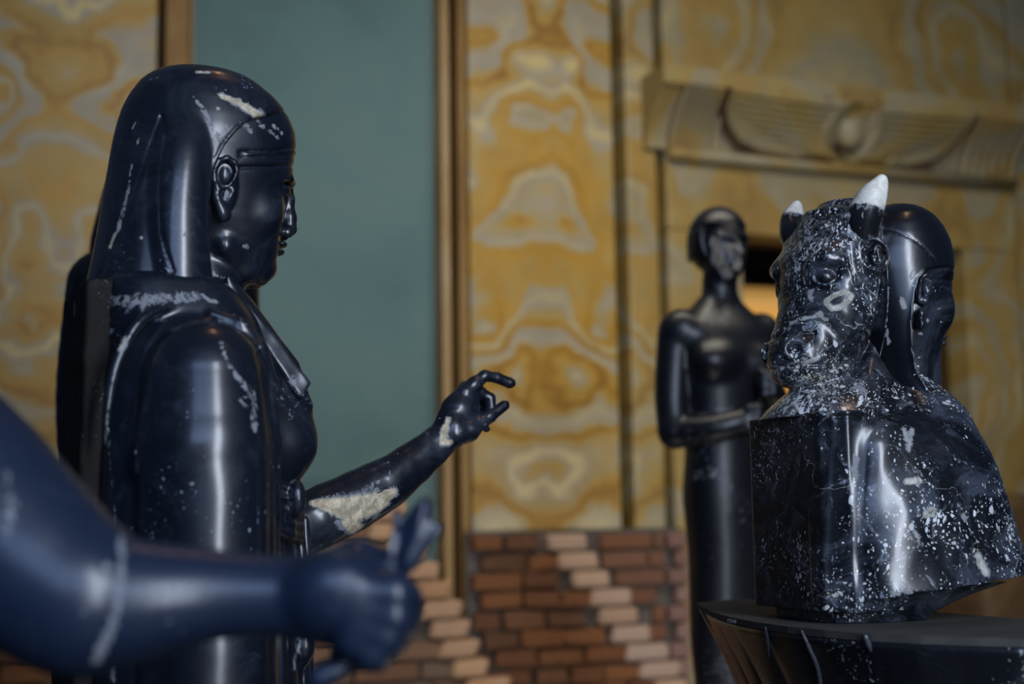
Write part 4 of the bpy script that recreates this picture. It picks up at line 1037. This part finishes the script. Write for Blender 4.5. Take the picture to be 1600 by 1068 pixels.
fv_ = Vol((q(1530, 450)[0]-.03, -.12, q(1400, 660)[2]), (q(1380, 450)[0], .12, q(1400, 380)[2]), .0021)
mface = [(395, 1332, 1484.5, .086), (418, 1332, 1487, .090), (436, 1332, 1486.5, .088), (440, 1332, 1486, .080), (452, 1332, 1485, .077), (468, 1332, 1481, .075), (490, 1332, 1478, .073), (510, 1332, 1475, .070), (530, 1332, 1468, .064), (550, 1332, 1460, .056), (568, 1345, 1451, .046), (580, 1360, 1443, .034), (586, 1375, 1434, .02)]
fv_.loft(B.rows(mface, 2.2), n=2.2, sm=.008)
fv_.tube([q(1410, 520), q(1410, 640)], [.055, .06], .02)
for s in (-1, 1):
    P = lambda x, y, b: B.pm(x, y, b, s, 1)
    fv_.tube([P(1482, 446, .018), P(1474, 448, .05), P(1466, 454, .064)], [.006, .006, .004], .006)
    fv_.ell(P(1466, 484, .048), (.024, .022, .03), .02)
    for (x, y, r) in ((1443, 440, .009), (1447, 455, .008), (1443, 470, .007), (1438, 490, .0075), (1437, 506, .009)):
        fv_.ell(P(x, y, .080), (.007, .008, r*1.1), .004)
    fv_.tube([P(1436, 470, .080), P(1436, 440, .085), P(1446, 429, .086), P(1454, 440, .084), P(1450, 462, .08)], [.0035, .0045, .0045, .004, .003], .003)
nx = q(1470, 470)[0]
fv_.tube([(q(1474, 455)[0], 0, q(1480, 452)[2]), (q(1475, 490)[0], 0, q(1480, 495)[2])], [.007, .010], .008)
for y, w in ((527, .018), (537, .016)): fv_.ell((q(1462, y)[0]-.006, 0, q(1462, y)[2]), (.009, w, .005), .004)
fv_.groove([q(x, 436, .08) for x in (1440, 1560)], .002, .0022, -.2, .2); fv_.groove([q(x, 420, .08) for x in (1440, 1560)], .002, .0018, -.2, .2)
fv_.mesh('human_face', MB_, tB, None, 3, {'fleck': const(-.08), 'patch': stains(B, [([(1450, 500)], 4, .07, .8), ([(1438, 520)], 4, .07, .7)], fv_)})
# ---- torso on its block
a_f = q(1287, 800, .098)[0]
zt = q(1287, 642, .098)[2]
tv = Vol((-.40, -.26, ZP-.006), (a_f+.02, .24, q(1400, 585)[2]), .0026)
zb = q(1287, 957, .098)[2]
# front block with chamfered corner
bb = .122
tv.box(((a_f+.08)/2, 0, (zt+zb)/2), ((a_f-.08)/2, bb, (zt-zb)/2), .002)
c45 = rotm('Z', 45)
for s in (-1, 1):
    d = .029
    cc = np.array([a_f, s*bb, (zt+zb)/2]); tv.box(cc+np.array([.1, s*.1, 0])*.7071*1.0*1.0-np.array([d, s*d, 0])*.5+np.array([0, 0, 0]), (.1, .1, .3), 0, 0, 's', rot=c45)
# sloping shoulders and chest
body = [(588, 1330, 1440, .07), (606, 1315, 1462, .085), (624, 1305, 1484, .105), (645, 1285, 1502, .122), (670, 1225, 1520, .137), (700, 1215, 1536, .148), (740, 1215, 1551, .155), (790, 1215, 1567, .162), (840, 1215, 1584, .168), (880, 1215, 1598, .172), (910, 1215, 1609, .175), (965, 1215, 1625, .178)]
zc0, zc1 = q(1310, 946, .14)[2], q(1604, 893, .14)[2]; xa0, xa1 = q(1310, 946, .14)[0], q(1604, 893, .14)[0]
ss = (zc1-zc0)/(xa1-xa0)
def undercut(X, Y, Z):
    return (F32(zc0)+F32(ss)*(X-F32(xa0))-Z)
z650 = q(1400, 652)[2]
def stretch(r):
    if r[0] > z650: return r
    bk, fr = r[1]-r[2], a_f-.012
    return (r[0], (bk+fr)/2, (fr-bk)/2, r[3], r[4])
tv.loft([stretch(r) for r in B.rows(body, 3.1)], .012, n=3.1, sm=.012, cut=undercut)
# front block lower edge also follows the undercut
tv.groove([q(x, y, .14) for x, y in [(1345, 596), (1330, 615), (1322, 645), (1319, 720), (1318, 800), (1317, 960)]], .0035, -.0012, .06, .3)

tv.groove([q(x, y, .14) for x, y in [(1325, 648), (1390, 652), (1440, 655)]], .0030, .0020, .06, .3)
tv.noise(.0010, 60, (-.5, -.3, 1), (a_f-.01, .3, 3), 30, .02)
# foot narrowing to a small base
zf = zc0
n_ = 10
F0 = [q(1232, 945, .02), q(1300, 972, .098)]
aL0, aR0 = a_f-.012, q(1482, 966, .10)[0]
ca0, ra0 = (aL0+aR0)/2, (aL0-aR0)/2
caT, raT = (a_f+(-.17))/2, (a_f+.17)/2
top_rows = []
for i in range(n_+1):
    t = i/n_; w = t**1.5
    top_rows.append((ZP+(zb+.035-ZP)*t, ca0+(caT-ca0)*w, ra0+(raT-ra0)*w-.004, .100+(.145-.100)*w))
tv.loft(top_rows, .0, n=3.5, sm=.003, cut=lambda X, Y, Z: np.maximum(Z-np.maximum(F32(zc0)+F32(ss)*(X-F32(xa0))+F32(.004), F32(zb)+.004)-0*X, X-F32(a_f-.004)))
def fleckB(V):
    r = .22+0*V[:, 0]
    r = r+.10*np.clip((V[:, 2]-q(1400, 700)[2])*8, 0, 1)+.12*(V[:, 0] > a_f-.03)
    return r
tv.mesh('torso', MB_, tB, None, 3, {'fleck': fleckB, 'patch': stains(B, [
                        ([(1412, 672), (1420, 700), (1425, 672)], [6, 7, 5], .15, .8), ([(1418, 752), (1436, 750)], [7, 6], .15, 1.0), ([(1455, 795), (1446, 800), (1446, 806), (1458, 805), (1460, 795)], 4, .16, 1.0), ([(1500, 790), (1516, 830)], [7, 7], .16, .5),
                        ([(1528, 870), (1540, 895)], [9, 9], .16, .9), ([(1375, 600), (1400, 618), (1440, 640)], [8, 8, 6], .12, .6), ([(1430, 830), (1438, 850)], [5, 6], .15, .8), ([(1395, 928), (1420, 925)], [8, 8], .15, .7), ([(1337, 715), (1335, 745)], [9, 9], .15, .7)], tv)})
# ---- pedestal with a leafy flaring capital
def onp(px, py):
    r = ray(px, py); t = (ZP-1.5)/r[2]; P_ = CAM+r*t
    return (P_[0], P_[1])
front = [(1088, 941), (1100, 949), (1118, 957), (1142, 964), (1180, 971), (1230, 978), (1290, 984), (1360, 989.5), (1440, 993.5), (1520, 996), (1600, 998), (1680, 998)]
back = [(1750, 990), (1735, 978), (1600, 966.5), (1480, 957), (1320, 945), (1160, 935)]
poly = [onp(*x) for x in front]+[onp(*x) for x in back]
P2 = np.array(poly); cen2 = np.array([(P2[:, 0].min()+P2[:, 0].max())/2, (P2[:, 1].min()+P2[:, 1].max())/2])
MPm = Matrix.Translation((cen2[0], cen2[1], 0))
tP = thing('pedestal', 'black marble pedestal with a flaring leafy capital carrying the horned bust', 'pedestal', MPm)
m_top = plain('matte_grey_slab', [(.040, .038, .036), (.055, .052, .048), (.075, .072, .066)], 14, .7, .0006)
P2 = P2-cen2
# resample the outline
d_ = np.r_[0, np.cumsum(np.hypot(*np.diff(np.vstack([P2, P2[:1]]), axis=0).T))]
tt = np.linspace(0, d_[-1], 241)[:-1]; PC = np.vstack([P2, P2[:1]])
OX, OY = np.interp(tt, d_, PC[:, 0]), np.interp(tt, d_, PC[:, 1])
vs = [(x, y, ZP) for x, y in zip(OX, OY)]+[(x*.992, y*.992, ZP-.010) for x, y in zip(OX, OY)]
n = len(OX)
o = poly_obj('slab_top', vs, [tuple(range(n)), tuple(range(n, 2*n))[::-1]]+[(n+i, n+(i+1) % n, (i+1) % n, i) for i in range(n)], m_top, tP)
rows_ = 46; vs = []; fs = []
for j in range(rows_+1):
    t = j/rows_; z = ZP-.010-.55*t
    sc = .985-.60*(1-(1-min(t*1.2, 1))**1.5)
    for i in range(n):
        lobe = abs(math.sin(i/n*math.pi*17+.9)); lobe = lobe**.35
        k = sc*(1-.10*(1-lobe)*min(t*5, 1))
        vs.append((OX[i]*k, OY[i]*(k*.5+.5*min(k*1.6, 1.0)), z))
for j in range(rows_):
    for i in range(n): fs.append((j*n+i, j*n+(i+1) % n, (j+1)*n+(i+1) % n, (j+1)*n+i))
fs.append(tuple(range(n))[::-1])
mp = black_marble('capital_marble', (.006, .007, .010), (.30, .31, .34), (.30, .28, .24), .30, 14.0, dust=.5)
o = poly_obj('capital', vs, [f[::-1] for f in fs], mp, tP, None, True)
at_ = o.data.attributes.new('fleck', 'FLOAT', 'POINT'); at_.data.foreach_set('value', np.full(len(vs), .02, np.float32))
vs = [(.16*math.cos(t), .16*math.sin(t), z) for z in (ZP-.56, .25) for t in np.linspace(0, 2*math.pi, 48, endpoint=False)]
poly_obj('shaft', vs, [(i, (i+1) % 48, 48+(i+1) % 48, 48+i)[::-1] for i in range(48)]+[tuple(range(48)), tuple(range(48, 96))[::-1]], mp, tP, None, True)
wbox('base', -.24, .24, -.24, .24, 0, .25, m_top, .01, None, tP)
# leaf ribs of the capital: from the lip inwards and down
def lip(px): return (ZP-1.5)/ray(px, float(np.interp(px, [f[0] for f in front], [f[1] for f in front])))[2]
mrib = black_marble('pale_leaf_edge', (.05, .055, .065), (.20, .21, .23), (.20, .20, .19), .32, 3.0, dust=.6)  # light caught by the leaf ridges put into a paler stone colour
for pth in ([(1095, 949, 0, .0025), (1116, 985, .02, .0032), (1140, 1025, .04, .0036), (1172, 1090, .06, .004)], [(1109, 956, 0, .0022), (1133, 985, .02, .0042), (1156, 1030, .05, .0056), (1184, 1095, .08, .0056)],
            [(1196, 979, .004, .0015), (1200, 1000, .012, .0025), (1202, 1028, .03, .001)], [(1252, 984, .002, .0016), (1265, 1012, .006, .0030), (1279, 1045, .012, .0036), (1285, 1095, .03, .0026)],
            [(1352, 993, .002, .0028), (1358, 1008, .006, .0036), (1367, 1028, .016, .0008)], [(1480, 1064, .03, .002), (1530, 1048, .02, .0034), (1600, 1062, .02, .0034), (1660, 1100, .04, .002)]):
    Y0_ = lip(pth[0][0])-.004 if pth[0][0] < 1450 else 1.84
    L_ = np.array([at(x, y, Y0_+dy)-np.array([cen2[0], cen2[1], 0]) for x, y, dy, r in pth]); rr = [x[3] for x in pth]; nm = 'leaf_edge'
    vv_ = Vol(L_.min(0)-.012, L_.max(0)+.012, .0017); vv_.stube(L_, rr, .001, .002)
    vv_.mesh(nm, mrib, tP, None, 2, {'fleck': const(-.1), 'patch': const(0)})
# small inventory number on the lip
tx = bpy.data.curves.new('inventory_number', 'FONT'); tx.body = '12248'; tx.size = .0075; tx.extrude = .0002
to = bpy.data.objects.new('inventory_number', tx); col.objects.link(to); to.name = 'inventory_number_curve'
Yn = lip(1144)-.006
mt_ = plain('grey_paint', [(.16, .16, .16), (.2, .2, .2), (.24, .24, .24)], 5, .7)
bpy.context.view_layer.update()
me_ = bpy.data.meshes.new_from_object(to.evaluated_get(bpy.context.evaluated_depsgraph_get())); bpy.data.objects.remove(to)
me_.materials.clear(); me_.materials.append(mt_); to = bpy.data.objects.new('inventory_number', me_); col.objects.link(to); to.parent = tP
to.location = at(1136, 971, Yn)-np.array([cen2[0], cen2[1], 0]); to.rotation_euler = (math.radians(88), math.radians(4), math.radians(-52))

# ================================================================== foreground statue: bent arm with a fist
C_ = Frame(-560, 1.18, 0.0)
c = C_.p
tC = thing('statue', 'dark blue marble statue standing nearest, blurred bent arm gripping a broken staff', 'statue', C_.M)
MC = black_marble('foreground_navy_marble', (.0060, .0135, .034), (.16, .20, .27), (.20, .22, .28), .40, 21.0, dust=.35, coat=.65)  # bluish light on the arm put into its bluer base colour
yb = C_.p(300, 900, 0)
lo = c(-1180, 1060, 0); hi = c(660, 640, 0)
cv = Vol((c(-80, 900)[0], -.13, c(0, 1062)[2]), (c(665, 900)[0], .10, c(0, 560)[2]), .0030)
cv.stube([c(-260, 560, .03), c(-70, 760, .01), c(60, 890, -.005), c(130, 935, -.01)], [.075, .074, .066, .056], .03, .01)
cv.stube([c(130, 938, -.01), c(200, 938, -.01), c(330, 928, 0), c(440, 930, .005), c(478, 932, .005)], [.0545, .048, .0345, .0300, .0310], .02, .006)
# fist: back of the hand towards us, fingers rolled around the staff
cv.ell(c(545, 935, .0), (.043, .034, .040), .02)
cv.ell(c(520, 925, -.022), (.034, .022, .030), .012)
cv.tube([c(500, 905, .012), c(560, 880, .018), (c(604, 892, .02)), c(622, 925, .014)], [.020, .018, .014, .012], .012)
for i, (x, y) in enumerate(((614, 928), (612, 962), (600, 993), (580, 1018))):
    r = (.0165, .0160, .0150, .0135)[i]
    cv.tube([c(560-i*4, 925+i*24, -.022), c(x, y, -.020), c(x+14-i*3, y+8, .002), c(x-6, y+12, .024), c(x-44, y+6, .030)], [r*1.1, r*1.05, r, r*.95, r*.85], .005)
cv.tube([c(560, 890, .026), c(600, 905, .034), c(632, 945, .026), c(640, 955, .016)], [.017, .015, .013, .012], .006)
cv.noise(.0006, 50, (-1, -1, 0), (3, 1, 3), 2)
stc = [([(186, 835), (192, 870), (188, 910), (182, 945), (178, 975), (165, 1000), (150, 1030)], [7, 7, 8, 8, 9, 10, 9], -.05, .85), ([(168, 886)], 7, -.05, .8), ([(10, 740), (18, 790), (12, 840)], [14, 12, 10], -.06, .6)]
o = cv.mesh('arm', MC, tC, None, 3, {'fleck': const(-.15), 'patch': stains(C_, stc, cv)}); o['label'] = 'bent arm and fist with a pale vein at the elbow'
# body out of frame to the left
c0 = c(-300, 560, .05)
tb = Vol((c0[0]-.62, -.2, .28), (c0[0]+.1, .32, 2.15), .009)
ax_ = c0[0]-.25
tb.loft([(.30, ax_, .17, .14, .06), (.6, ax_, .15, .12, .06), (1.0, ax_, .17, .13, .06), (1.25, ax_, .15, .12, .06), (1.45, ax_, .19, .13, .06), (1.58, ax_, .22, .12, .06), (1.66, ax_, .17, .10, .06), (1.70, ax_, .08, .08, .06)], .02, n=2.4, sm=.04)
tb.tube([c(-120, 690, .02), np.array([c0[0]-.06, .05, 1.60]), np.array([ax_, .06, 1.60])], [.073, .075, .08], .03)
tb.tube([np.array([ax_-.20, .06, 1.58]), np.array([ax_-.26, .05, 1.25]), np.array([ax_-.25, .0, 1.0])], [.07, .055, .045], .03)
tb.cone((ax_, .06, 1.65), (ax_, .05, 1.78), .06, .055, .02)
tb.ell((ax_, .05, 1.87), (.085, .105, .125), .015); tb.ell((ax_, -.05, 1.86), (.014, .02, .02), .01)
tb.ell((ax_, .08, 1.85), (.12, .10, .15), .02)
tb.mesh('body', MC, tC, None, 2, {'fleck': const(-.1), 'patch': const(0)})
wbox('plinth', ax_-.30, ax_+.30, -.24, .34, 0, .31, m_top, .01, None, tC)
# broken staff held in the fist
sv = Vol((c(480, 900)[0], -.05, c(0, 1100)[2]), (c(710, 900)[0], .07, c(0, 765)[2]), .0026)
sv.tube([c(600, 1012, .012), c(500, 1056, .008)], [.010, .011], .004)
sv.tube([c(560, 985, .01), c(616, 880, .012)], [.013, .015], .004)
pts = [(600, 905), (608, 862), (611, 820), (613, 794), (620, 792), (636, 800), (650, 786), (664, 775), (674, 778), (677, 792), (678, 812), (688, 816), (698, 820), (690, 832), (676, 846), (662, 868), (650, 885), (634, 898)]
sv.ext([c(x, y, .012) for x, y in pts], -.004, .026, .002, rnd=.003)
sv.groove([c(x, y) for x, y in [(628, 806), (620, 850), (616, 890)]], .005, .004, -.1, .1)
sv.groove([c(x, y) for x, y in [(662, 790), (650, 840), (636, 880)]], .004, -.003, -.1, .1)
sv.noise(.0012, 90, (-1, -1, 0), (3, 1, 3), 9)
o = sv.mesh('broken_staff', MC, None, C_.M, 2, {'fleck': const(-.1), 'patch': const(0)})
o['label'] = 'dark broken staff with a jagged flared end gripped in the blurred fist'; o['category'] = 'staff'

# ================================================================== standing statues further back
def standing(Fr, z0, h, wig, mat, stains_, label, hold=True, lean=0):
    """slim standing figure, feet at z0, top of the head at z0+h; local a is forward"""
    root = thing('statue', label, 'statue', Fr.M)
    k = h/1.75; Z = lambda z: z0+z*k
    v = Vol((-.30*k, -.36*k, z0-.004), (.40*k, .36*k, Z(1.80)), .0075*k)
    L = [(0.0, .06, .15, .12), (.04, .05, .14, .11), (.08, .0, .085, .095), (.3, .0, .085, .105), (.5, .005, .09, .125), (.75, .0, .10, .118), (.92, -.005, .108, .128), (1.05, 0, .10, .118), (1.18, .005, .105, .135), (1.32, .01, .115, .15), (1.40, .0, .10, .150), (1.455, -.01, .075, .11), (1.50, -.015, .055, .06)]
    v.loft([(Z(z), a*k, ra*k, rb*k) for z, a, ra, rb in L], 0, n=2.3, sm=.04*k)
    P = lambda a, b, z: (a*k, b*k, Z(z))
    v.cone(P(-.01, 0, 1.44), P(.0, 0, 1.56), .055*k, .052*k, .02*k)
    v.ell(P(.015, 0, 1.655), (.086*k, .070*k, .105*k), .012*k)
    v.ell(P(.045, 0, 1.60), (.045*k, .046*k, .055*k), .02*k)
    v.tube([P(.095, 0, 1.66), P(.112, 0, 1.625)], [.009*k, .014*k], .01*k)
    for s in (-1, 1):
        v.ell(P(.094, s*.03, 1.658), (.012*k, .017*k, .010*k), .006*k, 's')
        v.tube([P(.095, s*.012, 1.675), P(.08, s*.05, 1.672)], .007*k, .006*k)
        v.ell(P(.0, s*.074, 1.645), (.018*k, .010*k, .033*k), .006*k)
        v.ell(P(.085, s*.075, 1.30), (.05*k, .065*k, .05*k), .03*k)
        v.ell(P(0, s*.140, 1.400), (.062*k, .056*k, .062*k), .03*k)
    for q_, w in ((1.583, .022), (1.573, .018)): v.ell(P(.094, 0, q_), (.010*k, w*k, .006*k), .005*k)
    v.groove([P(.14, 0, .0), P(.11, 0, .4), P(.11, 0, .85)], .01*k, .006*k, -.4, .4)
    if hold:
        v.stube([P(-.01, -.150, 1.39), P(-.015, -.165, 1.22), P(.0, -.170, 1.10)], [.054*k, .052*k, .047*k], .02*k)
        v.stube([P(.0, -.168, 1.10), P(.10, -.10, 1.105), P(.14, -.03, 1.125)], [.045*k, .040*k, .034*k], .02*k)
        v.stube([P(-.01, .150, 1.39), P(-.015, .165, 1.24), P(.0, .170, 1.13)], [.054*k, .052*k, .047*k], .02*k)
        v.stube([P(.0, .168, 1.13), P(.10, .12, 1.17), P(.145, .07, 1.22)], [.045*k, .040*k, .034*k], .02*k)
        for hb_, hz in ((.0, 1.135), (.055, 1.235)):
            v.ell(P(.15, hb_, hz), (.028*k, .036*k, .042*k), .01*k)
            for i in range(4): v.tube([P(.16, hb_+.025, hz+.03-.02*i), P(.182, hb_, hz+.028-.02*i), P(.165, hb_-.028, hz+.025-.02*i)], .0105*k, .003*k)
    else:
        for s in (-1, 1):
            v.stube([P(-.01, s*.155, 1.39), P(-.02, s*.18, 1.15), P(.02, s*.175, .90)], [.052*k, .042*k, .034*k], .02*k)
            v.ell(P(.03, s*.172, .82), (.030*k, .028*k, .05*k), .01*k)
            for i in range(4): v.tube([P(.01+.017*i, s*.175, .80), P(.015+.017*i, s*.172, .745-.01*(i in (1, 2)))], .009*k, .003*k)
    M_ = v.mesh('body', mat, root, None, 2, {'fleck': const(-.1), 'patch': stains(Fr, stains_, v)})
    g = Vol((-.22*k, -.24*k, Z(1.36)), (.16*k, .24*k, Z(1.80)), .005*k)
    if wig == 'long':
        g.loft([(Z(1.42), -.05*k, .08*k, .158*k), (Z(1.50), -.045*k, .088*k, .152*k), (Z(1.6), -.03*k, .095*k, .132*k), (Z(1.68), -.01*k, .105*k, .105*k), (Z(1.74), -.005*k, .09*k, .085*k), (Z(1.775), -.005*k, .05*k, .045*k), (Z(1.787), -.005*k, .01, .01)], 0, n=2.2, sm=.02*k)
        g.box(P(.16, 0, 1.50), (.14*k, .068*k, .21*k), 0, .004, 's')
    else:
        g.ell(P(-.005, 0, 1.675), (.101*k, .090*k, .104*k), 0)
        g.loft([(Z(1.62), -.03*k, .072*k, .080*k), (Z(1.63), -.02*k, .078*k, .083*k), (Z(1.66), -.01*k, .085*k, .085*k)], .01*k, n=2.2, sm=.02*k)
        g.box(P(.14, 0, 1.585), (.105*k, .12*k, .122*k), 0, .004, 's')
        g.groove([P(-.2, 0, 1.705), P(.2, 0, 1.705)], .004, .003, -1, 1)
    g.mesh('headdress', mat, root, None, 2, {'fleck': const(-.15), 'patch': const(0)})
    return root
MD = black_marble('sooty_marble', (.0034, .0043, .0072), (.16, .18, .22), (.30, .25, .18), .36, 31.0, dust=.30, coat=.40)
D_ = Frame(1133, 3.7, math.radians(-66))
zh = at(1122, 317, 3.7)[2]
hD = 1.54; zD = zh-hD*1.79/1.75+.0
d_ = D_.p
rt = standing(D_, zD, hD, 'short', MD, [([(1118, 375), (1122, 405), (1138, 428)], [9, 13, 10], -.02, .95), ([(1135, 385), (1156, 395), (1150, 420)], [9, 10, 8], .02, .95), ([(1085, 742), (1120, 736), (1140, 765)], [9, 10, 10], 0, .62)], 'slim black marble statue of a man with folded arms, before the doorway')
wbox('plinth', -.24, .26, -.28, .28, 0, zD+.0, m_top, .01, None, rt)
E_ = Frame(256, 2.95, math.radians(-62))
hE = 1.70; zE = at(110, 402, 2.95)[2]-1.46*hE/1.75
rt = standing(E_, zE, hE, 'long', MD, [], 'dark statue half hidden behind the long-haired statue, only head edge and shoulder showing', hold=False)
wbox('plinth', -.26, .26, -.30, .30, 0, zE+.0, m_top, .01, None, rt)
# broken hand-held bundle before the folded arms (staffs)
